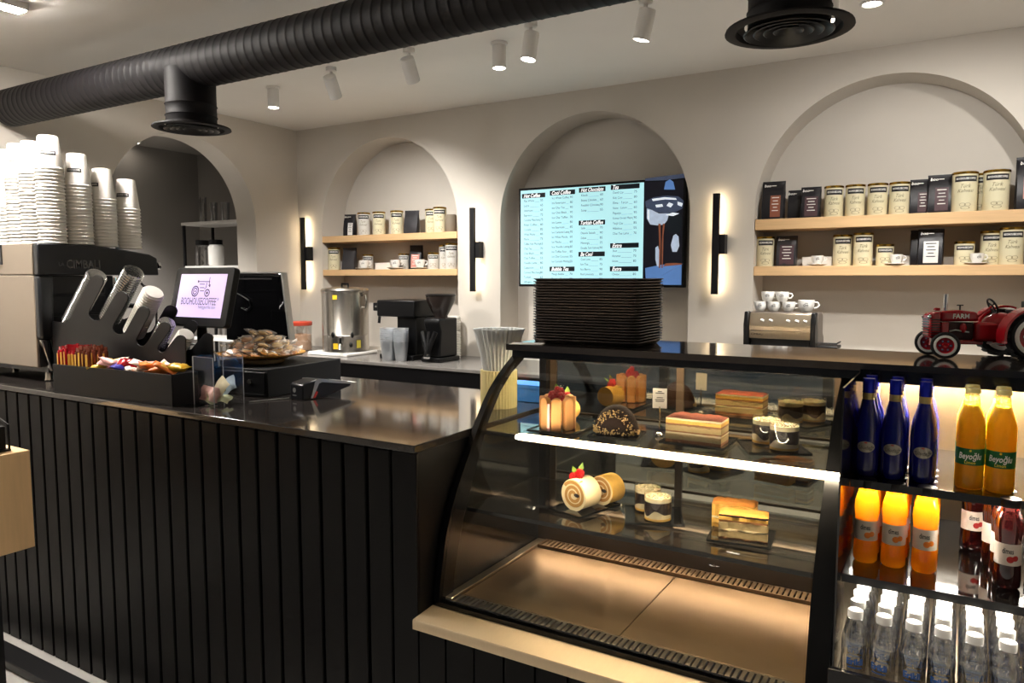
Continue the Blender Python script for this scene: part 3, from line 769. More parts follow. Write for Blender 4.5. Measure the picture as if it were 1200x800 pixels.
rows(blue_bottle(), [-0.1775, -0.1195, -0.057], [1.990, 2.052, 2.114], S1_Z + 0.0005,
     lambda c, r: ('cobalt blue soda bottle, %s of the front row on the top fridge shelf' % ['leftmost', 'middle', 'rightmost'][c]) if r == 0 else 'cobalt blue soda bottle, %s row back behind the %s blue one' % (ORD[r], ['leftmost', 'middle', 'rightmost'][c]),
     'blue bottles on the top fridge shelf')
rows(lemon_bottle(), [0.0385, 0.0985, 0.200, 0.262], [1.990, 2.052, 2.114], S1_Z + 0.0005,
     lambda c, r: ('yellow lemon soda bottle with a green label, %s of the front pair' % ['left', 'right', 'first right beyond', 'second right beyond'][c]) if r == 0 else 'yellow lemon soda bottle, %s row back behind the %s front one' % (ORD[r], ['left', 'right', 'third', 'fourth'][c]),
     'yellow bottles on the top fridge shelf')
rows(juice_bottle(m_orange, m_cream_lab, m_orange_ink, 'orange'), [-0.168, -0.107, -0.043], [1.945, 2.005, 2.065, 2.125], S2_Z + 0.0005,
     lambda c, r: ('orange juice bottle with black cap, %s of the front row on the middle fridge shelf' % ['leftmost', 'middle', 'rightmost'][c]) if r == 0 else 'orange juice bottle, %s row back behind the %s orange one' % (ORD[r], ['leftmost', 'middle', 'rightmost'][c]),
     'orange juice bottles on the middle fridge shelf')
pj = juice_bottle(m_pome, m_pome_lab, m_red_ink, 'pomegranate')
PJ = [(0.118, 1.935, 'nearest dark red juice bottle at the right of the middle fridge shelf'), (0.113, 2.005, 'dark red juice bottle just behind the nearest one on the middle fridge shelf'),
      (0.098, 2.075, 'third dark red juice bottle back on the middle fridge shelf'), (0.055, 2.16, 'dark red juice bottle standing apart at the back of the middle fridge shelf'), (0.182, 1.935, 'dark red juice bottle right beside the nearest one at the picture edge'), (0.182, 2.005, 'dark red juice bottle behind the one at the picture edge'), (0.246, 1.935, 'dark red juice bottle at the far right of the middle fridge shelf')]
for i, (x, y, lab) in enumerate(PJ):
    if i == 0:
        pj.location = (x, y, S2_Z + 0.0005); pj['label'] = lab; pj['group'] = 'dark red juice bottles'
    else: dup(pj, (x, y, S2_Z + 0.0005), 0.05 * i, lab, 'dark red juice bottles')
rows(water_bottle(), [-0.166, -0.108, -0.052, 0.003, 0.060, 0.117, 0.174, 0.231, 0.288, 0.345], [1.748, 1.804, 1.860, 1.916, 1.972, 2.028], W_Z + 0.0005,
     lambda c, r: ('clear water bottle, %s of the front row in the fridge bottom' % ['leftmost', 'second from left', 'third from left', 'fourth from left', 'fifth from left', 'sixth from left', 'seventh from left', 'eighth from left', 'ninth from left', 'tenth from left'][c]) if r == 0 else 'clear water bottle, %s column from left, %s row back in the fridge' % (NTH[c], ORD[r]),
     'water bottles in the fridge bottom', jitter=0.25)
# ------------------------------------------------------------------ cakes in the case
m_slate = M('black_serving_slate', '#121212', 0.12, noise=0.15, nscale=30, coat=0.3)
m_biscuit = M('ladyfinger_biscuit', '#c68f56', 0.85, noise=0.14, nscale=90, bump=0.25)
m_cream = M('whipped_cream', '#e4d5ae', 0.6, noise=0.04, sss=0.2)
m_sponge = M('yellow_sponge', '#e2b257', 0.85, noise=0.18, nscale=120, bump=0.35)
m_sponge_pale = M('pale_sponge', '#b29c70', 0.85, noise=0.15, nscale=140, bump=0.35)
m_glaze = M('pale_roll_glaze', '#f3ddb0', 0.35, noise=0.04, coat=0.2)
m_cocoa = M('cocoa_dust', '#7c3414', 0.9, noise=0.28, nscale=60, bump=0.2)
m_choc = M('dark_chocolate', '#211009', 0.5, noise=0.15, nscale=40, bump=0.1)
m_nut = M('chopped_nuts', '#d3b47a', 0.8, noise=0.25, nscale=100)
m_berry = M('raspberry', '#b0141c', 0.35, noise=0.2, nscale=150, bump=0.3, sss=0.1)
m_leaf = M('mint_leaf', '#6d8f2c', 0.55, noise=0.15)
m_ribbon = M('pink_ribbon', '#d9a3a0', 0.5)
m_brown_cr = M('brown_cream', '#8a5a34', 0.6, noise=0.1)
m_almond = M('toasted_almond_top', '#d98b3a', 0.7, noise=0.3, nscale=45, bump=0.3)
def slate(x, y, z, w, d, rot, label, nm='serving_slate'):
    t = thing(nm, label, 'tray', (x, y, z), rot, group='black slates in the cake case')
    MB().box(-w / 2, w / 2, -d / 2, d / 2, 0.002, 0.007).build('plate', m_slate, t, bevel=0.0015)
    r = MB()
    for (x0, x1, y0, y1) in ((-w / 2, w / 2, -d / 2, -d / 2 + 0.004), (-w / 2, w / 2, d / 2 - 0.004, d / 2), (-w / 2, -w / 2 + 0.004, -d / 2 + .004, d / 2 - .004), (w / 2 - 0.004, w / 2, -d / 2 + .004, d / 2 - .004)):
        r.box(x0, x1, y0, y1, 0.0071, 0.0095)
    r.build('rim', m_slate, t)
    for sx in (-1, 1):
        MB().box(sx * w * 0.4 - 0.008, sx * w * 0.4 + 0.008, -d * 0.35, d * 0.35, 0, 0.0019).build('foot', m_gap, t)
    return t
def berry(mb, c, r):
    for j in range(4):
        a = -0.9 + j * 0.62
        n = 6
        for i in range(n):
            t = 2 * PI * i / n + j * 0.5
            q = r * 0.72 * math.cos(a)
            mb.ell((c[0] + q * math.cos(t), c[1] + q * math.sin(t), c[2] + r * 0.8 * math.sin(a)), (r * 0.38,) * 3, 6, 4)
    mb.ell((c[0], c[1], c[2] + r * 0.75), (r * 0.4,) * 3, 6, 4); mb.ell(c, (r * 0.75, r * 0.75, r * 0.85), 8, 6)
    return mb
def leaf(mb, c, L, az, up):
    d = Vector((math.cos(az), math.sin(az), up)).normalized(); s = Vector((-math.sin(az), math.cos(az), 0))
    p0 = Vector(c); n = d.cross(s)
    pts = [p0, p0 + d * L * 0.5 + s * L * 0.28, p0 + d * L, p0 + d * L * 0.5 - s * L * 0.28]
    lift = p0 + d * L * 0.5 + n * L * 0.08
    vs = pts + [lift] + [p + n * 0.0012 for p in pts]
    return mb.add(vs, [(0, 1, 4), (1, 2, 4), (2, 3, 4), (3, 0, 4), (5, 6, 7, 8)])
UZ, LZ = UP_Z + 0.0005, LO_Z + 0.0005
# ladyfinger charlotte
slate(-1.055, 2.085, UZ, 0.150, 0.240, 0.0, 'black slate under the ladyfinger cake on the upper shelf')
t = thing('ladyfinger_cake', 'small cake ringed with ladyfinger biscuits and topped with raspberries', 'cake', (-1.058, 2.035, UZ + 0.0075))
MB().cyl(0.038, 0.0, 0.085, 24).build('cream_core', m_cream, t)
bm_f = MB()
prof = []
for i in range(15):
    a = PI * i / 14
    prof.append((0.0160 * math.cos(a), 0.086 + 0.0160 * math.sin(a)))
pts = [(0.0160, 0.004), *prof, (-0.0160, 0.004), (-0.012, 0.0), (0.012, 0.0)]
bf = MB().prism(pts, -0.009, 0.009, 'y').mesh('biscuit', 50); bf.materials.append(m_biscuit)
for i in range(8):
    a = 2 * PI * (i + 0.5) / 8 - PI / 2 + 0.0
    o = link_mesh('biscuit', bf, t, loc=(0.0475 * math.cos(a), 0.0475 * math.sin(a), 0), rot=(0, 0, a + PI / 2))
    b = o.modifiers.new('bevel', 'BEVEL'); b.width = 0.006; b.segments = 3
MB().box(-0.004, 0.004, -0.062, -0.058, 0.001, 0.085).build('ribbon_tail', m_ribbon, t)
for i, (x, y, z, r) in enumerate(((-0.012, -0.012, 0.103, 0.015), (0.014, -0.008, 0.100, 0.014), (0.002, 0.012, 0.112, 0.014), (0.0, -0.004, 0.122, 0.010))):
    berry(MB(), (x, y, z), r).build('raspberry', m_berry, t)
leaf(leaf(MB(), (0, 0.0, 0.12), 0.026, 2.4, 0.9), (0.008, -0.012, 0.098), 0.024, -0.5, 0.3).build('garnish_leaf', m_leaf, t)
# rolls
def roll(loc, rot, r, L, label, berries=True, coat=None):
    t = thing('swiss_roll', label, 'cake', loc, rot, group='swiss rolls in the cake case')
    prof = [(0, 0.0), (r * 0.985, 0.0), (r, 0.002), (r, L - 0.002), (r * 0.985, L), (0, L)]
    k = MB().lathe(prof, 28, axis='y')
    for i, p in enumerate(k.v):
        z = p[2] * (1.0 if p[2] > 0 else 0.88); k.v[i] = (p[0], p[1], z + r * 0.88)
    k.build('sponge', coat or m_glaze, t)
    s1 = MB()
    pts = []
    for i in range(70):
        a = i / 69 * 2.4 * 2 * PI
        rr = r * (0.14 + 0.72 * i / 69)
        z = rr * math.sin(a); z *= 1.0 if z > 0 else 0.88
        pts.append((rr * math.cos(a), -0.0012, z + r * 0.88))
    for i in range(len(pts) - 1):
        a, b = Vector(pts[i]), Vector(pts[i + 1]); c = Vector((0, -0.0012, r * 0.88))
        na = (a - c).normalized() * r * 0.10; nb = (b - c).normalized() * r * 0.10
        s1.add([a - na, a + na, b + nb, b - nb, a - na + Vector((0, .002, 0)), a + na + Vector((0, .002, 0)), b + nb + Vector((0, .002, 0)), b - nb + Vector((0, .002, 0))],
               [(0, 1, 2, 3), (0, 3, 7, 4), (1, 2, 6, 5)])
    MB().lathe([(0, -0.0006), (r * 0.95, -0.0006), (r * 0.95, 0.0005)], 28, (0, 0, r * 0.9), axis='y').build('cut_face', M('roll_cream_face', '#ecdcb4', 0.7, noise=0.06), t)
    s1.build('spiral_sponge', M('roll_spiral_sponge', '#b98a48', 0.8, noise=0.15, nscale=90), t)
    MB().ell((r * 0.28, -0.001, r * 0.95), (r * 0.22, 0.002, r * 0.12), 10, 6).build('jam_spot', m_choc, t)
    if berries:
        berry(MB(), (0.0, L * 0.4, r * 1.88 + 0.012), 0.014).build('raspberry', m_berry, t)
        berry(MB(), (-0.018, L * 0.25, r * 1.80 + 0.006), 0.012).build('raspberry', m_berry, t)
        leaf(leaf(leaf(MB(), (0.0, L * 0.4, r * 1.88 + 0.014), 0.034, 1.7, 1.8), (-0.01, L * 0.35, r * 1.86 + 0.008), 0.034, 2.8, 0.8), (0.012, L * 0.3, r * 1.8), 0.026, -1.0, -0.1).build('garnish_leaf', m_leaf, t)
    return t
roll((-1.078, 2.125, UZ + 0.0075), 0.25, 0.037, 0.07, 'yellow swiss roll tucked behind the ladyfinger cake on the upper shelf', True, m_sponge)
slate(-0.950, 2.010, LZ, 0.125, 0.190, -0.28, 'black slate under the swiss rolls on the lower shelf')
roll((-0.962, 1.955, LZ + 0.0075), -0.28, 0.050, 0.070, 'cream glazed swiss roll with raspberries at the front of the lower shelf', True)
roll((-0.915, 2.050, LZ + 0.0075), -0.28, 0.047, 0.060, 'yellow swiss roll behind the glazed one on the lower shelf', False, m_sponge)
# chocolate dome
slate(-0.866, 2.055, UZ, 0.150, 0.130, 0.15, 'black slate under the chocolate dome cake')
t = thing('chocolate_dome_cake', 'dark chocolate dome cake edged with chopped nuts', 'cake', (-0.866, 2.05, UZ + 0.0075), 0.15)
k = MB().ell((0, 0, 0.004), (0.068, 0.052, 0.086), 26, 14, zmin=-0.01)
k.v = [(x, max(y, -0.040), z) for x, y, z in k.v]
k.build('dome', M('chocolate_glaze_dome', '#1d0d07', 0.7, noise=0.2, nscale=60, bump=0.15, spec=0.15), t, smooth=60)
nn = MB()
for i in range(250):
    if i < 130:
        a = random.uniform(PI * 0.95, PI * 2.05); rr = random.uniform(0.96, 1.05); c = (0.068 * rr * math.cos(a), max(0.052 * rr * math.sin(a), -0.044), 0.006 + abs(random.gauss(0, 0.008)))
    else:
        a = random.uniform(0.02, PI - 0.02); yy = random.uniform(-0.041, -0.026); kk = math.sqrt(1 - (yy / 0.052) ** 2) * 1.02; c = (0.068 * kk * math.cos(a), yy, 0.004 + 0.086 * kk * math.sin(a))
    s = random.uniform(0.0022, 0.0042) if i < 130 else random.uniform(0.0018, 0.0032)
    q = Matrix.Translation(c) @ Matrix.Rotation(random.uniform(0, 6), 4, (random.random(), random.random(), random.random() + 0.1))
    nn.add([q @ Vector(p) for p in ((s, 0, 0), (-s, 0, 0), (0, s, 0), (0, -s, 0), (0, 0, s * .8), (0, 0, -s * .8))], [(0, 2, 4), (2, 1, 4), (1, 3, 4), (3, 0, 4), (2, 0, 5), (1, 2, 5), (3, 1, 5), (0, 3, 5)])
no = nn.build('nut_crumbs', m_nut, t, smooth=0); no['kind'] = 'stuff'
# price card on a stand
t = thing('price_card_stand', 'white price card on a clear stand beside the chocolate dome', 'price card', (-0.757, 2.12, UZ), 0.25)
MB().lathe([(0, 0), (0.013, 0), (0.013, 0.004), (0.010, 0.010), (0.004, 0.014), (0, 0.014)], 18).build('foot', m_chrome, t)
MB().cyl(0.0022, 0.012, 0.090, 8).build('stem', m_chrome, t)
cd = MB().box(-0.021, 0.021, -0.001, 0.001, 0.085, 0.145).build('card', m_white_paper, t)
tx = MB()
for (dz, w0) in ((0.136, 0.012), (0.131, 0.026), (0.117, 0.018), (0.111, 0.028), (0.106, 0.024)): tx.box(-w0 / 2, w0 / 2, -0.0014, -0.0011, dz - 0.0012, dz + 0.0012)
tx.build('printed_lines', m_print_black, cd)
# layered cakes
def layer_cake(loc, rot, w, d, layers, label, top):
    t = thing('layer_cake', label, 'cake', loc, rot, group='layer cakes in the cake case')
    z = 0.0
    for (h, mt, nm) in layers:
        k = MB()
        n = 14
        top_z = [z + h - 0.0002 + (random.uniform(-0.0022, 0.0006) if h > 0.005 else 0) for _ in range(n + 1)]
        fy = [-d / 2 + random.uniform(-0.0030, 0.0022) for _ in range(n + 1)]; by = [d / 2 + random.uniform(-0.002, 0.002) for _ in range(n + 1)]
        rings = []
        for j in range(n + 1):
            x = -w / 2 + w * j / n
            rings.append([(x, fy[j], z), (x, by[j], z), (x, by[j], top_z[j]), (x, fy[j] + random.uniform(-0.001, 0.001), top_z[j])])
        k.loft(rings)
        k.build(nm, mt, t)
        z += h
    k = MB(); nx, ny = 12, 8
    vs = []; fs = []
    for j in range(ny + 1):
        for i in range(nx + 1):
            e = 1.0 if 0 < i < nx and 0 < j < ny else 0.0
            vs.append((-w / 2 + w * i / nx, -d / 2 + d * j / ny, z + e * random.uniform(0.003, 0.007)))
    for j in range(ny):
        for i in range(nx):
            a = j * (nx + 1) + i; fs.append((a, a + 1, a + nx + 2, a + nx + 1))
    k.add(vs, fs).build('topping', top, t)
    return t
LAY = [(0.008, m_brown_cr, 'sponge_base'), (0.016, m_sponge_pale, 'sponge_layer'), (0.005, m_cream, 'cream_layer'), (0.004, m_brown_cr, 'syrup_layer'), (0.016, m_sponge_pale, 'sponge_layer'), (0.005, m_brown_cr, 'syrup_layer'), (0.010, m_sponge, 'sponge_layer'), (0.006, m_cream, 'cream_layer')]
LAY2 = [(0.004, m_brown_cr, 'sponge_base'), (0.019, m_sponge_pale, 'sponge_layer'), (0.004, m_cream, 'cream_layer'), (0.019, m_sponge_pale, 'sponge_layer'), (0.005, m_brown_cr, 'syrup_layer'), (0.009, m_sponge, 'sponge_layer'), (0.005, m_choc, 'chocolate_layer')]
slate(-0.628, 2.095, UZ, 0.185, 0.16, 0.0, 'black slate under the long layer cake on the upper shelf')
layer_cake((-0.628, 2.075, UZ + 0.0075), 0.0, 0.160, 0.080, LAY, 'cocoa dusted layer cake on the upper shelf between dome and dessert glasses', m_cocoa)
slate(-0.475, 1.995, LZ, 0.165, 0.145, 0.12, 'black slate under the layer cakes on the lower shelf')
layer_cake((-0.468, 1.985, LZ + 0.0075), 0.18, 0.125, 0.060, LAY2, 'layer cake with caramel top at the front of the lower shelf', m_almond)
layer_cake((-0.512, 2.065, LZ + 0.0075), 0.18, 0.120, 0.060, [(0.012, m_sponge, 'sponge_layer'), (0.014, m_sponge, 'sponge_layer'), (0.006, m_cream, 'cream_layer'), (0.034, m_sponge, 'sponge_layer')], 'yellow layer cake with caramel top behind the other on the lower shelf', m_almond)
# tiramisu glasses
m_cup = GLASS('dessert_cup', (0.97, 0.97, 0.97), 0.06, 0.7)
def dessert(loc, rot, label):
    t = thing('dessert_glass', label, 'dessert', loc, rot, group='layered desserts in clear glasses')
    r, h = 0.040, 0.078
    MB().lathe([(r * 0.985, 0.0005), (r, h), (r * 0.975, h), (r * 0.96, 0.003), (0, 0.003)], 26).build('glass_cup', m_cup, t)
    n = 26; rr = r * 0.95
    wob = [0.024 + 0.007 * math.sin(3 * 2 * PI * i / n + 1) + 0.004 * math.sin(5 * 2 * PI * i / n) for i in range(n)]
    def ring(zs): return [(rr * math.cos(2 * PI * i / n), rr * math.sin(2 * PI * i / n), zs[i] if isinstance(zs, list) else zs) for i in range(n)]
    MB().loft([ring(0.004), ring(0.010)]).build('biscuit_layer', m_sponge, t)
    MB().loft([ring(0.0102), ring(wob)]).build('cream_layer', m_cream, t)
    MB().loft([ring([w + 0.0003 for w in wob]), ring(0.056)]).build('chocolate_layer', m_choc, t)
    MB().loft([ring(0.0563), ring(0.068)]).build('cream_top', m_cream, t)
    k = MB()
    for i in range(90):
        a = random.uniform(0, 2 * PI); q = rr * math.sqrt(random.random()) * 0.95; s = random.uniform(0.0012, 0.0028)
        k.ell((q * math.cos(a), q * math.sin(a), 0.0695), (s, s, s), 5, 4)
    o = k.build('coconut_flakes', m_cream, t); o['kind'] = 'stuff'
    return t
slate(-0.425, 2.115, UZ, 0.165, 0.165, 0.45, 'black slate under the dessert glasses on the upper shelf')
dessert((-0.392, 2.095, UZ + 0.0075), 0.2, 'layered chocolate dessert glass at the front right of the upper shelf')
dessert((-0.452, 2.155, UZ + 0.0075), 1.4, 'layered chocolate dessert glass behind the front one on the upper shelf')
slate(-0.740, 2.035, LZ, 0.165, 0.165, 0.40, 'black slate under the dessert glasses on the lower shelf')
dessert((-0.716, 2.005, LZ + 0.0075), 0.7, 'layered chocolate dessert glass at the front of the lower shelf')
dessert((-0.773, 2.075, LZ + 0.0075), 2.6, 'layered chocolate dessert glass behind the front one on the lower shelf')
# ------------------------------------------------------------------ menu screen
TVY = BACK_Y + 0.07
m_screen = M('menu_screen', '#8fb4b8', 0.3, noise=0.0, emit='#b6ecf2', estr=0.70)
m_screen_dark = M('screen_photo_dark', '#0a0a14', 0.3, noise=0.0, emit='#0d0d18', estr=0.5)
m_scr_text = M('screen_text_teal', '#123a44', 0.5, noise=0.0, emit='#1f5b68', estr=0.25)
m_scr_bar = M('screen_heading_bar', '#08121a', 0.5, noise=0.0, emit='#08121a', estr=0.4)
m_scr_white = M('screen_heading_text', '#ffffff', 0.5, noise=0.0, emit='#ffffff', estr=0.9)
m_scr_blue = M('screen_photo_blue', '#4a6fa8', 0.4, noise=0.3, nscale=8, emit='#5b82bb', estr=0.5)
m_scr_grey = M('screen_photo_grey', '#9aa7b8', 0.4, noise=0.4, nscale=30, emit='#aab8cc', estr=0.6)
m_scr_copper = M('screen_photo_copper', '#6a3d2a', 0.4, noise=0.2, nscale=30, emit='#8a5038', estr=0.5)
pTL, pBR = at(608, 221, Y=TVY), at(806, 334, Y=TVY)
TX0, TX1, TZ0, TZ1 = pTL.x, pTL.x + 1.155, at(611, 335.5, Y=TVY).z, at(608, 221, Y=TVY).z
tv = thing('menu_screen', 'wall mounted screen showing the drinks menu beside a coffee machine picture', 'television', (0, TVY, 0))
MB().box(TX0, TX1, 0.0, 0.045, TZ0, TZ1).build('housing', m_plastic_black, tv, bevel=0.004)
MB().box(TX0 + 0.3, TX1 - 0.3, 0.046, NICHE_Y - TVY - 0.002, TZ0 + 0.15, TZ1 - 0.15).build('wall_mount', m_metal_black, tv)
B = 0.016
SX0, SX1, SZ0, SZ1 = TX0 + B, TX1 - B, TZ0 + B, TZ1 - B
SM = at(754, 270, Y=TVY).x                                       # where the price list ends and the picture begins
MB().box(SX0, SM, -0.002, -0.0005, SZ0, SZ1).build('menu_panel', m_screen, tv)
ph = MB().box(SM + 0.001, SX1, -0.002, -0.0005, SZ0, SZ1).build('photo_panel', m_screen_dark, tv)
W, H = SM - SX0, SZ1 - SZ0
bars, head, body = MB(), MB(), MB()
def mx(f): return SX0 + W * f
def mz(f): return SZ1 - H * f
def column(x0, x1, blocks):
    for (title, y0, items) in blocks:
        hb = MB().box(mx(x0), mx(x1), -0.004, -0.0022, mz(y0 + 0.048), mz(y0)).build('heading_bar', m_scr_bar, tv)
        flat_text(MB(), title, mx(x0) + 0.015, -0.0045, mz(y0 + 0.026), 0.036, left=True, width=min(0.0125 * len(title), W * (x1 - x0) * 0.85), shear=0.35, bold=0.01).build('heading_lettering', m_scr_white, hb, smooth=0)
        y = y0 + 0.078; body = MB()
        for it in items:
            w = min(0.0125 * len(it) * 0.62, W * (x1 - x0) * 0.7)
            flat_text(body, it, mx(x0) + 0.016, -0.003, mz(y), 0.021, left=True, width=w)
            body.box(mx(x0) + 0.02 + w, mx(x1) - 0.045, -0.0032, -0.0028, mz(y + 0.016), mz(y + 0.014))
            flat_text(body, '%d' % random.choice((55, 60, 65, 70, 75, 80, 85, 90)), mx(x1) - 0.026, -0.003, mz(y), 0.022)
            y += 0.0508
        body.build('price_lettering', m_scr_text, tv, smooth=0)
column(0.012, 0.215, [('Hot Coffee', 0.035, ['Flat White', 'Latte', 'Americano', 'Espresso', 'Caramel Macchiato', 'Filter Coffee', 'Cortado', 'White Mocha', 'Mocha', 'Toffee Nut Mocha', 'Chai Tea', 'Chai Black', 'Chai Toffee', 'Vanilla Latte', 'Cappuccino', 'Caramel Macchiato', 'Turkish', 'Affogato'])])
column(0.255, 0.465, [('Cool Coffee', 0.022, ['Ice White Coffee', 'Ice Americano', 'Ice Chai Tea', 'Ice Chai Black', 'Ice Chai Toffee', 'Ice Latte', 'Ice Espresso', 'Ice Caramel Latte', 'Ice White Mocha', 'Ice Mocha', 'Ice Vanilla Latte', 'Ice Toffee Nut', 'Ice Chai Coconut', 'Ice Cortado Mocha']), ('Bubble Tea', 0.815, ['Mango Bubble', 'Passion Fruit'])])
column(0.497, 0.708, [('Hot Chocolate', 0.012, ['Klasik', 'Beyaz Çikolata', 'Fındıklı Çikolata', 'Salep']), ('Turkish Coffee', 0.345, ['Sade', 'Damla Sakızlı', 'Dibek', 'Menengiç', 'Double Türk Kahvesi']), ('Be Cool', 0.665, ['Cool Lime', 'Ice Tea', 'Ice Berry', 'Red Limonata', 'Ice Hibiscus'])])
column(0.750, 0.968, [('Tea', 0.005, ['Demli Çay', 'Kış Çayı', 'Elma - Tarçın', 'Nane - Limon', 'Papatya', 'Kırmızı Orman Meyve', 'Yeşil Çay', 'Hibiskus', 'Chai Tea Latte']), ('Extra', 0.585, ['Shot', 'Karamel', 'Krema']), ('Extra', 0.818, ['Cheese', 'Cookies'])])

# picture of a portafilter pouring coffee
def pxz(u, v): q = at(u, v, Y=TVY - 0.004); return (q.x, q.z)
MB().prism([pxz(756, 314), pxz(775, 310), pxz(800, 309), (SX1, pxz(800, 309)[1]), (SX1, SZ0), (pxz(757, 330)[0], SZ0)], -0.0035, -0.0022).build('picture_cup', m_scr_blue, ph)
def blob(pts, mat, nm, z=0.0): return MB().prism([pxz(*q) for q in pts], -0.0036 - z, -0.0022).build(nm, mat, ph)
m_scr_mid = M('screen_photo_shade', '#3a4254', 0.4, noise=0.5, nscale=40, emit='#3f4960', estr=0.5)
m_scr_wht = M('screen_photo_glint', '#dfe6ee', 0.4, noise=0.2, nscale=40, emit='#dfe8f2', estr=0.6)
blob([(756, 236), (766, 231), (780, 229), (795, 230), (801, 235), (800, 244), (792, 248), (780, 250), (766, 248), (757, 243)], m_scr_mid, 'picture_group_head')
blob([(758, 244), (764, 246), (772, 250), (784, 250), (782, 258), (778, 263), (770, 264), (762, 263), (758, 256)], m_scr_grey, 'picture_portafilter', 0.0004)
for i, q in enumerate((((764, 233), (779, 231), (792, 232), (793, 234), (779, 233.5), (765, 235.5)), ((768, 240), (776, 239), (777, 242), (769, 243)), ((784, 237), (789, 239), (786, 243), (781, 241)), ((794, 236), (800, 238), (799, 242), (794, 240)), ((759, 246), (761, 246), (761, 258), (759, 256)), ((780, 252), (788, 249), (796, 250), (789, 253)))):
    blob(q, m_scr_wht, 'picture_glint', 0.0008)
blob([(778, 252), (798, 252), (800, 262), (796, 272), (786, 273), (779, 266)], m_scr_bar, 'picture_handle', 0.0002)
blob([(789, 276), (792, 274), (795, 277), (796, 288), (793, 295), (788, 295), (786, 287)], m_scr_grey, 'picture_highlight')
blob([(768, 290), (771, 288), (773, 296), (773, 312), (770, 312), (768, 304)], m_scr_grey, 'picture_highlight')
blob([(780, 213), (785, 210), (789, 213), (791, 222), (778, 222)], m_scr_blue, 'picture_blue_glow')
blob([(756, 209), (780, 206), (804, 203), (804, 208), (780, 211), (756, 212)], m_scr_mid, 'picture_top_edge')
for q in (((771.5, 262), (774, 262), (774.2, 285), (773.6, 314), (772, 314), (772.6, 285)), ((776.8, 262), (779.2, 262), (777.4, 275), (776.6, 314), (775.2, 314), (775.6, 285))):
    blob(q, m_scr_copper, 'picture_coffee_stream', 0.0006)
blob([(777, 312), (780, 308.5), (790, 308), (799, 308.5), (799, 310)], m_scr_copper, 'picture_copper_glow')

# ------------------------------------------------------------------ tins, bags, cups on the pine shelves
m_tin = M('cream_tin', '#ddd5b4', 0.4, noise=0.05, nscale=30)
m_tin_grey = M('greyish_tin', '#cfccc6', 0.4, noise=0.05, nscale=30)
m_gold = M('gold_tin_lid', '#b08a3a', 0.25, metal=1.0, noise=0.05)
m_script = M('brown_script_ink', '#7d7354', 0.6)
m_bag = M('black_foil_bag', '#17151a', 0.38, noise=0.1, nscale=20, bump=0.25, bscale=25)
m_bag_grey = M('grey_foil_bag', '#3b3a3d', 0.3, metal=0.3, noise=0.1, nscale=20, bump=0.3, bscale=25)
m_lab_brown = M('brown_bag_label', '#8a4f38', 0.55, noise=0.05)
m_lab_purple = M('purple_bag_label', '#4a3238', 0.55, noise=0.08)
m_lab_white = M('white_bag_label', '#d8d6d2', 0.6, noise=0.03)
m_lab_pink = M('pink_bag_label', '#c98a80', 0.55, noise=0.05)
_tin_me = {}
def tin_meshes(r, h, short):
    key = (r, h)
    if key in _tin_me: return _tin_me[key]
    b = MB().lathe([(0, 0), (r * 0.985, 0), (r, 0.003), (r, h - 0.012), (r * 0.97, h - 0.011)], 24).mesh('body')
    l = MB().lathe([(r * 1.03, h - 0.013), (r * 1.045, h - 0.010), (r * 1.045, h - 0.002), (r * 0.98, h), (0, h - 0.001)], 24).mesh('lid'); l.materials.append(m_gold)
    z1 = h - 0.022; z0 = z1 - (0.028 if not short else 0.022)
    bd_ = patch(MB(), r + 0.0006, z0, z1, -PI / 2 - 0.95, -PI / 2 + 0.95, 12).mesh('label_band'); bd_.materials.append(m_print_black)
    bt = wrap_text(MB(), 'BOOHOUSECOFFEE', r + 0.0010, (z0 + z1) / 2, 0.014, width=1.6 * r, bold=0.02).mesh('band_lettering', 0); bt.materials.append(m_print_white)
    s = MB()
    if not short:
        wrap_text(s, 'Türk', r + 0.0008, z0 - 0.022, 0.026, width=0.8 * r, shear=0.4)
        wrap_text(s, 'Kahvesi', r + 0.0008, z0 - 0.045, 0.024, width=1.3 * r, shear=0.4)
    for (dx, dz, a, b2) in ((-0.012, 0.034, 0.014, 0.008), (0.010, 0.034, 0.014, 0.008), (0.0, 0.018, 0.020, 0.007)):
        n = 22
        for i in range(n):
            t0, t1 = 2 * PI * i / n, 2 * PI * (i + 1) / n
            q = []
            for (t, k) in ((t0, 1.0), (t1, 1.0), (t1, 0.86), (t0, 0.86)):
                x = dx + a * k * math.cos(t); z = dz + b2 * k * math.sin(t); an = -PI / 2 + x / r
                q.append(((r + 0.0008) * math.cos(an), (r + 0.0008) * math.sin(an), z))
            s.add(q, [(0, 1, 2, 3)])
    sm = s.mesh('script_print', 0); sm.materials.append(m_script)
    _tin_me[key] = (b, l, bd_, bt, sm)
    return _tin_me[key]
_bodies = {}
def tin(x, y, z, label, group, r=0.054, h=0.180, short=False, grey=False):
    t = thing('coffee_tin', label, 'tin', (x, y, z), math.atan2(x, y) * -0.7 + 0.1, group)
    b, l, bd_, bt, sm = tin_meshes(r, h, short)
    k = (r, h, grey)
    if k not in _bodies:
        bb = b.copy(); bb.materials.append(m_tin_grey if grey else m_tin); _bodies[k] = bb
    link_mesh('body', _bodies[k], t); link_mesh('lid', l, t)
    o = link_mesh('label_band', bd_, t); link_mesh('lettering', bt, o); link_mesh('script_print', sm, t)
    return t
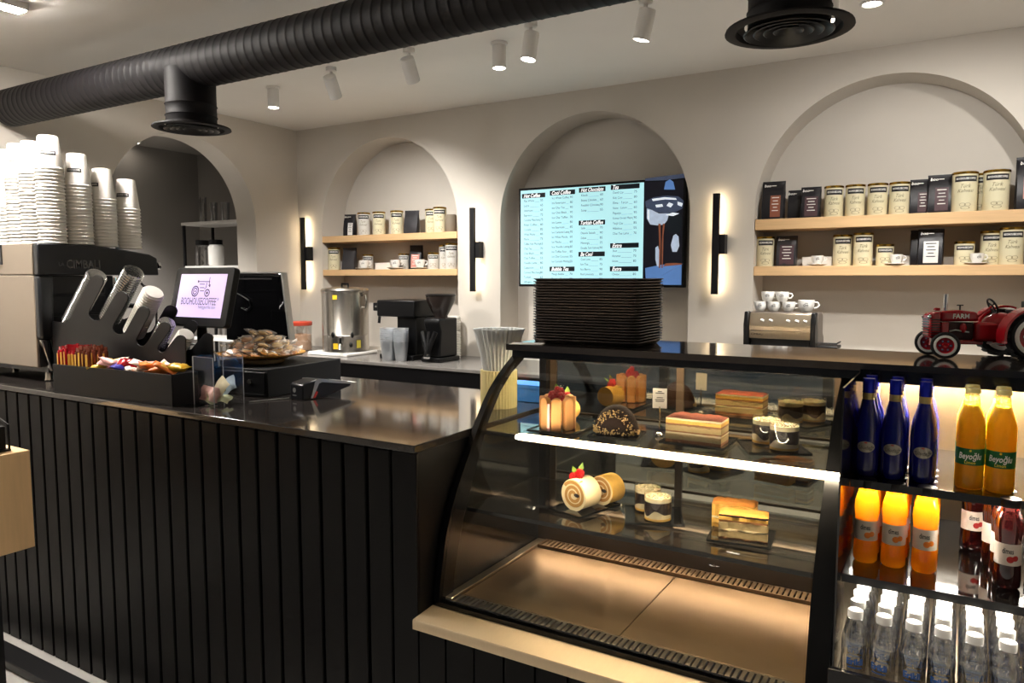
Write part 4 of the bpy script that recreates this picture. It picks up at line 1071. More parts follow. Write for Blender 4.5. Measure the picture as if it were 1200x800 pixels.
def bag(x, y, z, w, h, d, label, group, mat, lab=None, lab_box=None, logo=True, lean=0.0):
    t = thing('coffee_bag', label, 'bag', (x, y, z), math.atan2(x, y) * -0.4, group)
    rings = []
    for (f, wf, df) in ((0, 0.95, 1.0), (0.03, 1.0, 1.05), (0.35, 1.0, 1.0), (0.65, 0.99, 0.72), (0.85, 0.98, 0.35), (0.93, 0.98, 0.10), (1.0, 0.98, 0.06)):
        hw, hd = w / 2 * wf, d / 2 * df
        cc = 0.25
        pts = [(-hw, -hd * cc), (-hw * 0.9, -hd), (-hw * 0.3, -hd * 1.06), (hw * 0.3, -hd * 1.06), (hw * 0.9, -hd), (hw, -hd * cc), (hw, hd * cc), (hw * 0.9, hd), (hw * 0.3, hd * 1.06), (-hw * 0.3, hd * 1.06), (-hw * 0.9, hd), (-hw, hd * cc)]
        off = d * 0.18 * f
        rings.append([(px_ + random.uniform(-.0015, .0015), py_ + off + random.uniform(-.0015, .0015), f * h) for px_, py_ in pts])
    MB().loft(rings).build('pouch', mat, t, smooth=50)
    MB().box(-w * 0.49, w * 0.49, d * 0.18 - 0.004, d * 0.18 + 0.004, h * 0.955, h * 1.0).build('seal_strip', mat, t)
    def face_y(f):      # front surface of the pouch
        ks = [(0, 1.06), (0.35, 1.06), (0.65, 0.765), (0.85, 0.37), (1.0, 0.07)]
        for (a, ka), (b, kb) in zip(ks, ks[1:]):
            if f <= b: k = ka + (kb - ka) * (f - a) / (b - a); break
        return -d / 2 * k + d * 0.18 * f - 0.0022
    if lab:
        (x0, x1, f0, f1) = lab_box
        k = MB(); n = 6
        for i in range(n):
            a, b = f0 + (f1 - f0) * i / n, f0 + (f1 - f0) * (i + 1) / n
            k.add([(x0 * w, face_y(a), a * h), (x1 * w, face_y(a), a * h), (x1 * w, face_y(b), b * h), (x0 * w, face_y(b), b * h)], [(0, 1, 2, 3)])
        lo = k.build('label', lab, t)
        k = MB()
        for i, wf in enumerate((0.7, 0.5, 0.65, 0.4, 0.6)):
            f = f1 - (f1 - f0) * (0.12 + 0.15 * i); yy = face_y(f) - 0.001; xm = (x0 + x1) / 2 * w; ww = (x1 - x0) * w * wf / 2
            k.add([(xm - ww, yy, f * h), (xm + ww, yy, f * h), (xm + ww, yy, f * h + 0.004), (xm - ww, yy, f * h + 0.004)], [(0, 1, 2, 3)])
        k.build('printed_lines', m_print_white if lab is not m_lab_white else m_print_black, lo)
    if logo:
        k = MB(); f = 0.88
        v, fc = text_geo('boo', 0.022, shear=0.2, bold=0.02)
        k.add([(p[0] - w * 0.25, face_y((f * h + p[1]) / h) - 0.002, f * h + p[1]) for p in v], fc)
        k.box(-w * 0.08, w * 0.12, face_y(f) - 0.003, face_y(f) - 0.002, f * h - 0.002, f * h + 0.002)
        k.build('logo_lettering', m_print_white, t)
    return t
m_cup_logo = m_print_black
def cup_set(x, y, z, label, group, yaw=0.0, saucer=True, s=1.0):
    t = thing('coffee_cup', label, 'cup', (x, y, z), yaw, group)
    z0 = 0.012 * s if saucer else 0.0
    if saucer: MB().lathe([(0, 0.003 * s), (0.030 * s, 0.0), (0.040 * s, 0.003 * s), (0.066 * s, 0.012 * s), (0.064 * s, 0.014 * s), (0.038 * s, 0.006 * s), (0, 0.006 * s)], 28).build('saucer', m_white_china, t)
    MB().lathe([(0, z0), (0.022 * s, z0), (0.030 * s, z0 + 0.012 * s), (0.037 * s, z0 + 0.030 * s), (0.039 * s, z0 + 0.058 * s), (0.036 * s, z0 + 0.058 * s), (0.033 * s, z0 + 0.028 * s), (0.02 * s, z0 + 0.006 * s), (0, z0 + 0.005 * s)], 24).build('cup_body', m_white_china, t)
    MB().tube([(0.036 * s, 0, z0 + 0.048 * s), (0.052 * s, 0, z0 + 0.047 * s), (0.058 * s, 0, z0 + 0.034 * s), (0.050 * s, 0, z0 + 0.022 * s), (0.035 * s, 0, z0 + 0.020 * s)], 0.004 * s, 8).build('handle', m_white_china, t)
    k = MB(); r = 0.0395 * s
    for (dx, rr) in ((-0.006, 0.006), (0.008, 0.004)):
        n = 12
        for i in range(n):
            a0, a1 = 2 * PI * i / n, 2 * PI * (i + 1) / n; q = []
            for (a, kk) in ((a0, 1), (a1, 1), (a1, .65), (a0, .65)):
                X_ = (dx + rr * kk * math.cos(a)) * s; Z_ = z0 + (0.034 + rr * kk * math.sin(a)) * s; an = -PI / 2 + X_ / r
                q.append((r * math.cos(an), r * math.sin(an), Z_))
            k.add(q, [(0, 1, 2, 3)])
    for (x0, x1, zz) in ((-0.004, 0.010, 0.043), (-0.001, 0.009, 0.034)):
        q = [(x0, zz), (x1, zz), (x1, zz + 0.002), (x0, zz + 0.002)]
        k.add([(r * math.cos(-PI / 2 + a * s / r), r * math.sin(-PI / 2 + a * s / r), z0 + b * s) for a, b in q], [(0, 1, 2, 3)])
    k.build('tractor_logo', m_cup_logo, t)
    return t
def cx(u0, u1, v, y): return at((u0 + u1) / 2, v, Y=y).x
GZ = {'RU': 1.9645, 'RL': 1.7035, 'LU': 1.9645, 'LL': 1.7025}
GY = 4.385
GRP_T, GRP_B, GRP_C = 'coffee tins on the pine shelves', 'coffee bags on the pine shelves', 'cups with saucers on the pine shelves'
def R_w(u0, u1, y=GY):                       # real width of what spans these columns
    p, q = at(u0, 250, Y=y), at(u1, 250, Y=y)
    m = (p + q) / 2 - CAM
    ang = math.atan2(-m.x, m.y)
    return abs(q.x - p.x) * math.cos(ang)
# right arch, upper shelf
bag(cx(890, 923, 230, GY), GY, GZ['RU'], 0.125, 0.215, 0.08, 'tall black coffee bag with a brown label, leftmost on the right upper shelf', GRP_B, m_bag, m_lab_brown, (-0.1, 0.33, 0.06, 0.62))
bag(cx(925, 938, 230, GY + .05), GY + .06, GZ['RU'], 0.075, 0.165, 0.05, 'small black coffee bag half hidden behind the purple labelled bag', GRP_B, m_bag)
bag(cx(937, 964, 230, GY), GY, GZ['RU'], 0.105, 0.172, 0.06, 'black coffee bag with a purple label left of the four tins', GRP_B, m_bag, m_lab_purple, (-0.28, 0.36, 0.06, 0.68))
for i, (a, b, lab) in enumerate(((966, 988.5, 'cream coffee tin, first of the four in a row on the right upper shelf'), (990.5, 1014, 'cream coffee tin, second of the four in a row on the right upper shelf'),
                  (1017, 1040, 'cream coffee tin, third of the four in a row on the right upper shelf'), (1042, 1066, 'cream coffee tin, last of the four in a row on the right upper shelf'))):
    tin(cx(a, b, 230, GY), GY, GZ['RU'], lab, GRP_T, r=0.0475, h=0.168)
bag(cx(1067, 1090, 230, GY + .02), GY + .02, GZ['RU'], 0.10, 0.180, 0.06, 'black coffee bag right of the four tins on the right upper shelf', GRP_B, m_bag, m_lab_purple, (-0.1, 0.36, 0.06, 0.62))
bag(cx(1088, 1116, 230, GY), GY, GZ['RU'], 0.118, 0.195, 0.065, 'black coffee bag left of the two large tins on the right upper shelf', GRP_B, m_bag, m_lab_purple, (-0.2, 0.30, 0.06, 0.66))
tin(cx(1116.5, 1143.5, 230, GY - .02), GY - .02, GZ['RU'], 'large cream coffee tin beside the last black bags on the right upper shelf', GRP_T, r=0.056, h=0.196)
tin(cx(1139, 1160, 230, GY + .09), GY + .09, GZ['RU'], 'large coffee tin half hidden behind the two front ones on the right upper shelf', GRP_T, r=0.056, h=0.196)
tin(cx(1153, 1181, 230, GY - .02), GY - .02, GZ['RU'], 'large cream coffee tin rightmost on the right upper shelf', GRP_T, r=0.056, h=0.196)
bag(cx(1191, 1226, 230, GY), GY, GZ['RU'], 0.135, 0.255, 0.08, 'tallest black coffee bag at the right picture edge', GRP_B, m_bag, m_lab_pink, (-0.25, 0.3, 0.2, 0.62))
# right arch, lower shelf
tin(cx(886, 908, 290, GY), GY, GZ['RL'], 'cream coffee tin leftmost on the right lower shelf', GRP_T, r=0.0475, h=0.168)
bag(cx(908, 936, 290, GY), GY, GZ['RL'], 0.112, 0.170, 0.06, 'dark coffee bag with purple label beside the leftmost tin on the lower shelf', GRP_B, m_bag_grey, m_lab_purple, (-0.3, 0.36, 0.06, 0.7))
def cup_box(u0, u1, z, y, label):
    x0, x1 = at(u0, 300, Y=y).x, at(u1, 300, Y=y).x
    t = thing('gift_box', label, 'box', ((x0 + x1) / 2, y + 0.04, z), group='white cup boxes on the pine shelves')
    w = (x1 - x0) / 2
    MB().box(-w, w, -0.035, 0.035, 0, 0.050).build('box_body', m_white_paper, t, bevel=0.002)
    MB().box(-w - .001, w + .001, -0.036, 0.036, 0.038, 0.0525).build('box_lid', m_white_paper, t, bevel=0.001)
cup_box(940, 975, GZ['RL'], GY + 0.03, 'low white box behind the leftmost cup on the right lower shelf')
cup_set(cx(946, 970, 300, GY - .035), GY - .035, GZ['RL'], 'white cup on a saucer in front of the low white box, right shelves', GRP_C, 0.2, s=0.8)
tin(cx(976.5, 998, 290, GY + .02), GY + .02, GZ['RL'], 'cream coffee tin left of the pair in the middle of the right lower shelf', GRP_T, r=0.0475, h=0.168)
tin(cx(1000, 1023, 290, GY), GY, GZ['RL'], 'cream coffee tin right of the pair in the middle of the right lower shelf', GRP_T, r=0.0475, h=0.174)
tin(cx(1027, 1047, 295, GY), GY, GZ['RL'], 'short cream tin behind the middle cup on the right lower shelf', GRP_T, r=0.042, h=0.112, short=True)
cup_box(1051, 1068, GZ['RL'], GY + 0.05, 'small white box behind the middle cup on the right lower shelf')
cup_set(cx(1041, 1060, 300, GY - .05), GY - .05, GZ['RL'], 'white cup on a saucer in the middle of the right lower shelf', GRP_C, 0.3, s=0.8)
bag(cx(1068, 1090, 290, GY + .03), GY + .03, GZ['RL'], 0.10, 0.182, 0.06, 'black coffee bag behind the white labelled bag on the right lower shelf', GRP_B, m_bag, logo=False)
bag(cx(1076, 1105, 290, GY - .03), GY - .03, GZ['RL'], 0.118, 0.182, 0.06, 'black coffee bag with a white label on the right lower shelf', GRP_B, m_bag, m_lab_white, (-0.26, 0.30, 0.06, 0.66))
tin(cx(1119, 1141, 295, GY), GY, GZ['RL'], 'short cream tin behind the right cup on the right lower shelf', GRP_T, r=0.044, h=0.118, short=True)
cup_set(cx(1135, 1155, 300, GY - .05), GY - .05, GZ['RL'], 'white cup on a saucer by the two tins at the right end', GRP_C, 0.3, s=0.8)
tin(cx(1150.5, 1172.5, 290, GY + .03), GY + .03, GZ['RL'], 'cream coffee tin left of the last one on the right lower shelf', GRP_T, r=0.0475, h=0.168)
tin(cx(1172.5, 1198, 290, GY - .01), GY - .01, GZ['RL'], 'cream coffee tin rightmost on the right lower shelf', GRP_T, r=0.0505, h=0.180)
# left arch, upper shelf
bag(cx(402, 418, 262, GY), GY, GZ['LU'], 0.098, 0.170, 0.06, 'black coffee bag with a white label on the left upper shelf', GRP_B, m_bag, m_lab_white, (-0.05, 0.36, 0.04, 0.6))
tin(cx(419, 434, 262, GY), GY, GZ['LU'], 'greyish coffee tin beside the white labelled bag on the left upper shelf', GRP_T, r=0.0475, h=0.176, grey=True)
tin(cx(436.5, 452, 262, GY), GY, GZ['LU'], 'cream coffee tin second from left on the left upper shelf', GRP_T, r=0.0475, h=0.176)
tin(cx(458, 472.5, 262, GY), GY, GZ['LU'], 'cream coffee tin left of the dark grey bag on the left upper shelf', GRP_T, r=0.0475, h=0.176)
bag(cx(473, 492, 262, GY), GY, GZ['LU'], 0.115, 0.172, 0.06, 'dark grey foil coffee bag on the left upper shelf', GRP_B, m_bag_grey, logo=False)
tin(cx(499, 513, 262, GY + .03), GY + .03, GZ['LU'], 'cream coffee tin left of the last pair on the left upper shelf', GRP_T, r=0.0475, h=0.176)
tin(cx(508, 523, 262, GY - .01), GY - .01, GZ['LU'], 'cream coffee tin right of the last pair on the left upper shelf', GRP_T, r=0.0475, h=0.182)
tag(MB().lathe([(0, 0), (0.040, 0), (0.042, 0.004), (0.042, 0.118), (0.038, 0.126), (0, 0.126)], 24).build('brown_canister', M('taupe_card', '#7a6e5e', 0.7), loc=(cx(523.5, 533, 262, GY), GY, GZ['LU'])), 'plain taupe canister at the right end of the left upper shelf', 'canister')
# left arch, lower shelf
tin(cx(384, 399, 300, GY), GY, GZ['LL'], 'cream coffee tin leftmost on the left lower shelf', GRP_T, r=0.0475, h=0.176)
bag(cx(400, 419, 300, GY), GY, GZ['LL'], 0.115, 0.172, 0.06, 'dark grey foil coffee bag on the left lower shelf', GRP_B, m_bag_grey, logo=False)
tin(cx(425, 437.5, 300, GY + .03), GY + .03, GZ['LL'], 'short cream tin behind the leftmost cup on the left lower shelf', GRP_T, r=0.040, h=0.118, short=True, grey=True)
cup_set(cx(419, 434, 308, GY - .04), GY - .04, GZ['LL'], 'white cup on a saucer leftmost on the left lower shelf', GRP_C, 0.5)
cup_box(439, 456, GZ['LL'], GY + 0.05, 'low white box between the two left cups on the left lower shelf')
cup_set(cx(456, 471, 308, GY - .04), GY - .04, GZ['LL'], 'white cup on a saucer in the middle of the left lower shelf', GRP_C, 0.5)
tin(cx(467, 479, 300, GY + .06), GY + .06, GZ['LL'], 'short cream tin in the middle of the left lower shelf', GRP_T, r=0.040, h=0.120, short=True, grey=True)
bag(cx(479, 496, 300, GY + .05), GY + .05, GZ['LL'], 0.105, 0.180, 0.06, 'dark coffee bag with a pink label on the left lower shelf', GRP_B, m_bag, m_lab_pink, (-0.28, 0.34, 0.05, 0.62), logo=False)
cup_set(cx(484, 500, 308, GY - .04), GY - .04, GZ['LL'], 'white cup on a saucer below the pink labelled bag', GRP_C, 0.5)
tin(cx(502, 514, 300, GY), GY, GZ['LL'], 'short cream tin right of the cups on the left lower shelf', GRP_T, r=0.041, h=0.120, short=True, grey=True)
tin(cx(515.5, 529, 300, GY + .04), GY + .04, GZ['LL'], 'greyish coffee tin left of the last pair on the left lower shelf', GRP_T, r=0.0475, h=0.176, grey=True)
tin(cx(523, 536, 300, GY - .02), GY - .02, GZ['LL'], 'greyish coffee tin rightmost on the left lower shelf', GRP_T, r=0.0475, h=0.182, grey=True)
# ------------------------------------------------------------------ espresso machine at the left end of the counter
m_beige = M('champagne_panel', '#9a8e80', 0.36, metal=0.45, noise=0.05, nscale=8)
m_mach = M('black_machine_panel', '#1e2024', 0.36, noise=0.05)
em = thing('espresso_machine', 'large espresso machine with black side panel and champagne back panel', 'coffee machine', (0, 0, CTR_Z))
EX1, EX0 = -3.5, -4.42
EY0, EY1 = 1.755, 2.33
zz = lambda z: z - CTR_Z
MB().box(EX0 + 0.03, EX1 - 0.045, EY0, EY1 - 0.22, zz(1.235), zz(1.650)).build('body', m_mach, em, bevel=0.004)
MB().box(EX0 + 0.02, EX1 - 0.04, EY0 - 0.014, EY0 - 0.001, zz(1.235), zz(1.650)).build('back_panel', m_beige, em, bevel=0.004)
MB().box(EX0 + 0.02, EX1 - 0.04, EY0 - 0.014, EY0 - 0.001, zz(1.653), zz(1.792)).build('back_panel_top', m_beige, em, bevel=0.004)
MB().box(EX0 + 0.4, EX1 - 0.30, EY0 - 0.020, EY0 - 0.0145, zz(1.70), zz(1.79)).build('badge_plate', m_mach, em)
prof = [(1.745, 1.652), (1.745, 1.787), (1.755, 1.793), (1.978, 1.792), (2.122, 1.779), (2.276, 1.757), (2.318, 1.738), (2.325, 1.652)]
MB().prism([(y, zz(z)) for y, z in prof], EX1 - 0.038, EX1, 'x').build('side_panel', m_mach, em, bevel=0.006)
MB().prism([(y, zz(z)) for y, z in prof], EX0, EX0 + 0.03, 'x').build('side_panel', m_mach, em, bevel=0.006)
MB().prism([(y, zz(z)) for y, z in [(1.76, 1.652), (1.76, 1.776), (1.978, 1.776), (2.122, 1.765), (2.276, 1.744), (2.31, 1.728), (2.315, 1.652)]], EX0 + 0.031, EX1 - 0.039, 'x').build('top_housing', m_mach, em)
MB().prism([(1.742, zz(1.365)), (1.742, zz(1.648)), (1.81, zz(1.648)), (1.80, zz(1.365))], EX1 - 0.043, EX1, 'x').build('corner_column', m_mach, em, bevel=0.012, seg=3)
for k in range(3):
    MB().box(EX1 - 0.044, EX1 - 0.030, 1.812, 2.06, zz(1.38 + k * 0.092), zz(1.465 + k * 0.092)).build('side_louvre', m_mach, em, bevel=0.004)
for x in (EX1 - 0.03, EX0 + 0.05):
    MB().prism([(1.747, zz(1.362)), (1.790, zz(1.362)), (1.812, zz(1.215)), (1.785, zz(1.215))], x - 0.012, x + 0.018, 'x').build('chrome_leg', m_chrome, em, bevel=0.004)
    for y in (1.80, 2.05):
        MB().lathe([(0.02, 0), (0.024, 0.004), (0.018, 0.012), (0.018, 0.0625)], 16, (x - 0.03, y, 0)).build('foot', m_steel, em)
MB().box(EX0 + 0.03, EX1 - 0.03, 2.08, EY1 + 0.02, zz(1.21), zz(1.28)).build('drip_tray', m_steel, em, bevel=0.004)
MB().box(EX0 + 0.03, EX1 - 0.03, 1.78, 2.079, zz(1.21), zz(1.234)).build('base_plate', m_mach, em)
for x in (-3.72, -4.05):
    g = MB().cyl(0.036, zz(1.50), zz(1.64), 20, (x, 2.2, 0)).build('group_head', m_chrome, em)
    MB().tube([(x, 2.21, zz(1.50)), (x, 2.30, zz(1.495)), (x, 2.40, zz(1.48))], [0.016, 0.014, 0.017], 10).build('portafilter_handle', m_plastic_black, g)
sw = MB().tube([(EX1 - 0.012, 2.20, zz(1.65)), (EX1 + 0.01, 2.23, zz(1.60)), (EX1 + 0.03, 2.27, zz(1.575)), (EX1 + 0.035, 2.285, zz(1.54)), (EX1 + 0.03, 2.28, zz(1.40))], 0.006, 8).build('steam_wand', m_chrome, em)
MB().lathe([(0.0, 0), (0.016, 0.004), (0.018, 0.016), (0.012, 0.022), (0, 0.022)], 14, (EX1 - 0.02, 2.326, zz(1.70)), axis='y').build('steam_knob', m_chrome, em)
lt = MB()
v, f = text_geo('CIMBALI', 0.055, bold=0.01)
v = fit(v, 0.155)
lt.add([(EX1 + 0.0008, 1.945 + p[0], zz(1.70) + p[1]) for p in v], f)
v, f = text_geo('LA', 0.022); lt.add([(EX1 + 0.0008, 1.845 + p[0], zz(1.70) + p[1]) for p in v], f)
lt.build('lettering', M('dark_chrome_letters', '#5a5c60', 0.25, metal=0.8), em)

# ------------------------------------------------------------------ paper cup stacks on the machine
m_cup_paper = M('white_cup_paper', '#efebe3', 0.6, noise=0.03, nscale=15)
CH, CR0, CR1, CP = 0.150, 0.0575, 0.041, 0.0158
cup_me = MB().lathe([(CR0 - 0.002, 0.004), (CR0 + 0.002, 0.0), (CR0 + 0.0035, 0.0035), (CR0 + 0.002, 0.007), (CR0 - 0.0005, 0.008), (CR1, CH - 0.003), (CR1 - 0.003, CH), (CR1 - 0.006, CH - 0.006), (0, CH - 0.006)], 20).mesh('cup')
cup_me.materials.append(m_cup_paper)
rl = CR1 + (CR0 - CR1) * 0.42 + 0.0008
lb = MB()
def cone_patch(mb, z0, z1, a0, a1, off, n=8):
    vs = []; fs = []
    for i in range(n + 1):
        a = a0 + (a1 - a0) * i / n
        for z in (z0, z1):
            r = CR0 + (CR1 - CR0) * (z - 0.008) / (CH - 0.011) + off
            vs.append((r * math.cos(a), r * math.sin(a), z))
    for i in range(n): fs.append((2 * i, 2 * i + 2, 2 * i + 3, 2 * i + 1))
    return mb.add(vs, fs)
cone_patch(lb, 0.062, 0.080, -PI / 2 - 0.62, -PI / 2 + 0.62, 0.0006)
label_me = lb.mesh('cup_label'); label_me.materials.append(m_print_black)
lt = MB(); v, f = text_geo('BOOHOUSECOFFEE', 0.011, bold=0.02); v = fit(v, 0.050)
lt.add([((CR0 + (CR1 - CR0) * (0.071 + p[1] - .008) / (CH - .011) + 0.0012) * math.cos(-PI / 2 + p[0] / 0.05), (CR0 + (CR1 - CR0) * (0.071 + p[1] - .008) / (CH - .011) + 0.0012) * math.sin(-PI / 2 + p[0] / 0.05), 0.071 + p[1]) for p in v], f)
letter_me = lt.mesh('lettering', 0); letter_me.materials.append(m_print_white)
MT = 1.794
stacks = [(-3.560, 1.845, 22, 0.0, 'tallest front stack', 0.55), (-3.683, 1.835, 21, 0.0, 'second stack left of the tallest', -1.2), (-3.806, 1.835, 21, 0.0, 'third stack left of the tallest', 0.5),
          (-3.929, 1.845, 20, 0.0, 'fourth stack left of the tallest', 1.0), (-4.050, 1.845, 19, 0.0, 'leftmost stack at the picture edge', -1.0),
          (-3.560, 1.968, 18, 0.0, 'second stack along the side panel', 0.3), (-3.562, 2.088, 15, -0.006, 'third stack along the side panel', -0.4), (-3.562, 2.208, 13, -0.012, 'shortest stack at the far end', 0.1)]
for (x, y, n, dz, nm, yaw) in stacks:
    base = MT + dz + 0.0006
    for k in range(n):
        top = k == n - 1
        o = thing('paper_cup', ('white paper cup on top of the %s' % nm) if top else '', 'cup', (x + random.uniform(-.0008, .0008), y + random.uniform(-.0008, .0008), base + k * CP), yaw + 0.5, 'stacked white paper cups') if top else None
        if top:
            link_mesh('cup_wall', cup_me, o); q = link_mesh('printed_label', label_me, o); link_mesh('lettering', letter_me, q)
        else:
            o = link_mesh('paper_cup', cup_me, None, loc=(x + random.uniform(-.001, .001), y + random.uniform(-.001, .001), base + k * CP))
            tag(o, 'white paper cup, %s from the top of the %s' % (NTH[n - 1 - k], nm), 'cup', 'stacked white paper cups')

# ------------------------------------------------------------------ tiered cup and lid organizer
OY = 1.785
org = thing('lid_organizer', 'black stepped organizer holding slanted stacks of cup lids', 'organizer', (0, OY, CTR_Z + 0.0005))
def oxz(u, v): q = at(u, v, Y=OY); return (q.x, q.z - CTR_Z)
px0 = oxz(61, 400)[0]
def arc_px(c, r, a0, a1, n=6): return [(c[0] + r * math.cos(math.radians(a0 + (a1 - a0) * k / n)), c[1] - r * math.sin(math.radians(a0 + (a1 - a0) * k / n))) for k in range(n + 1)]
outl = [(61, 376), (76, 378), (80, 376)]
for (top, rt, bot, rb) in (((113, 330), 8, (112.5, 367), 8.5), ((142, 349), 8, (140, 384), 8), ((167.5, 366), 7.5, (166, 399), 6.5), ((192.5, 384), 7, (189.5, 408), 5)):
    outl += arc_px(top, rt, 150, -25) + arc_px(bot, rb, 155, 335)
outl += arc_px((211, 399), 6.5, 150, -25)
poly = [(px0, 0.0)] + [oxz(*q) for q in outl] + [(oxz(217.5, 404)[0], 0.0)]
MB().prism(poly, 0.0, 0.005).build('front_panel', m_plastic_black, org, bevel=0.0012, seg=1)
MB().prism(poly, 0.121, 0.126).build('rear_panel', m_plastic_black, org)
MB().box(px0, px0 + 0.004, 0.0055, 0.1205, 0.0, oxz(61, 376)[1]).build('side_wall', m_plastic_black, org)
m_lid_clear = GLASS('clear_dome_lids', (0.78, 0.79, 0.78), 0.30, 0.9, rough=0.12, power=1.5)
m_lid_white = M('white_cup_lids', '#e3e0d8', 0.5, noise=0.05)
slots = [((68, 378), (97, 322), 12.0, 'clear', 'stack of clear lids in the leftmost organizer slot'),
         ((112, 374), (141, 316), 12.0, 'clear', 'tall stack of clear cups in the second organizer slot'),
         ((140, 391), (164, 341), 11.5, 'white', 'stack of white lids in the middle organizer slot'),
         ((166, 407), (181, 376), 9.0, 'clear', 'short stack of clear lids in the fourth organizer slot'),
         ((190, 412), (203, 391), 9.0, 'white', 'small stack of white lids in the last organizer slot')]
for i, (a, b, w, kind, lab) in enumerate(slots):
    p0, p1 = Vector((oxz(*a)[0], 0.065, oxz(*a)[1])), Vector((oxz(*b)[0], 0.065, oxz(*b)[1]))
    d = p1 - p0; L = d.length
    ppm = (oxz(100, 350)[0] - oxz(99, 350)[0])
    r = 0.044 if w > 11 else 0.034
    dv = d.normalized()
    # the lids
    t = thing('lid_stack' if kind == 'white' else 'clear_cup_stack', lab, 'lids', (p0.x, OY + 0.062, CTR_Z + 0.0005 + p0.z), 0, 'lid stacks in the organizer')
    t.rotation_euler = dv.to_track_quat('Z', 'Y').to_euler()
    step = 0.012; cnt = int(L / step)
    me_key = 'lidmesh_%s_%d' % (kind, int(r * 1000))
    if me_key not in bpy.data.meshes:
        mm = MB().lathe([(r * 0.86, 0.003), (r * 0.95, 0.0), (r, 0.002), (r, 0.006), (r * 0.90, 0.007), (r * 0.86, 0.0145), (r * 0.3, 0.0155), (0, 0.0155)], 22).mesh(me_key)
        mm.materials.append(m_lid_clear if kind == 'clear' else m_lid_white)
    for k in range(cnt):
        link_mesh('lid', bpy.data.meshes[me_key], t, loc=(0, 0, k * step))

# ------------------------------------------------------------------ snack tray with candy
a0, b0 = Vector((-3.163, 1.612)), Vector((-2.436, 1.650))
ang = math.atan2(b0.y - a0.y, b0.x - a0.x); SL = (b0 - a0).length; SD = 0.115; SH = 0.118
sx = thing('snack_tray', 'long black open box of candy at the counter edge', 'tray', (a0.x, a0.y, CTR_Z + 0.0005), ang)
MB().box(0, SL, 0, SD, 0, 0.005).build('base', m_plastic_matte, sx)
MB().box(0, SL, 0, 0.005, 0.0051, SH).build('front_wall', m_plastic_matte, sx, bevel=0.001)
MB().box(0, SL, SD - 0.005, SD, 0.0051, SH).build('rear_wall', m_plastic_matte, sx, bevel=0.001)
MB().box(0, 0.005, 0.0051, SD - 0.0051, 0.0051, SH).build('end_wall', m_plastic_matte, sx)
MB().box(SL - 0.005, SL, 0.0051, SD - 0.0051, 0.0051, SH).build('end_wall', m_plastic_matte, sx)
Mx = Matrix.Translation((a0.x, a0.y, CTR_Z)) @ Matrix.Rotation(ang, 4, 'Z')
m_red_wrap = M('red_foil_wrapper', '#a81722', 0.25, metal=0.4, noise=0.25, nscale=60)
m_brown_wrap = M('brown_foil_wrapper', '#6a2f1c', 0.3, metal=0.3, noise=0.3, nscale=60)
m_gold_wrap = M('gold_print', '#dcae4a', 0.35, metal=0.5)
m_pink_wrap = M('pink_wrapper', '#e3a7a5', 0.35, noise=0.25, nscale=50)
m_white_wrap = M('white_wrapper', '#ead9cc', 0.35, noise=0.2, nscale=50)
m_orange_wrap = M('orange_wrapper', '#d8752c', 0.35, noise=0.35, nscale=45)
m_yellow_wrap = M('yellow_wrapper', '#e0b42c', 0.35, noise=0.2, nscale=40)
m_purple_wrap = M('purple_wrapper', '#332b8c', 0.35, noise=0.25, nscale=40)
def stick(i, x, y, mat, label, h=0.17):
    w = Mx @ Vector((x, y, 0.006))
    t = thing('wafer_stick', label, 'snack', w, ang + random.uniform(-0.4, 0.4), 'standing wafer sticks in the snack tray')
    MB().lathe([(0.0085, 0.0), (0.0095, 0.004), (0.0092, h - 0.012), (0.0070, h - 0.008)], 10).build('wrapper', mat, t)
    MB().box(-0.0095, 0.0095, -0.0012, 0.0012, h - 0.0079, h + 0.006).build('crimp', mat, t)
    MB().box(-0.0055, 0.0055, -0.0112, -0.0094, 0.035, h - 0.02).build('stripe', m_gold_wrap, t)
i = 0
for c in range(9):
    for r in range(4):
        mat = m_red_wrap if c < 5 else m_brown_wrap
        lab = ('red wrapped wafer stick, %s column from left, %s row from front' % (NTH[c], NTH[r])) if c < 5 else ('brown wrapped wafer stick, %s column right of the red ones, %s row from front' % (NTH[c - 5], NTH[r]))
        stick(i, 0.022 + c * 0.0235 + random.uniform(-.001, .001), 0.020 + r * 0.0245, mat, lab, 0.176 + 0.010 * random.random()); i += 1
def pillow(name, label, x, y, z, L, Wd, T, mat, rz, tilt, group, roll_=0.0):
    w = Mx @ Vector((x, y, z))
    t = thing(name, label, 'snack', w, 0, group)
    t.rotation_euler = (roll_, tilt, ang + rz)
    k = MB(); rings = []
    for j in range(9):
        f = -1 + 2 * j / 8
        s = max(0.16, (1 - abs(f) ** 6))
        hw = Wd / 2 * (1 - 0.10 * (1 - abs(f)))
        ring = []
        for a in range(10):
            an = 2 * PI * a / 10
            ring.append((f * L / 2, hw * math.cos(an), T / 2 * s * math.sin(an) * (1 + random.uniform(-.3, .3))))
        rings.append(ring)
    k.loft(rings).build('wrapper', mat, t, smooth=60)
    for sgn in (-1, 1):
        MB().box(sgn * L / 2 - 0.006, sgn * L / 2 + 0.006, -Wd / 2, Wd / 2, -0.0008, 0.0008).build('crimp', mat, t)
    MB().ell((0, 0, T * 0.44), (L * 0.22, Wd * 0.28, T * 0.10), 12, 6).build('print_patch', random.choice([m_white_wrap, m_gold_wrap, m_red_wrap, m_yellow_wrap]), t)
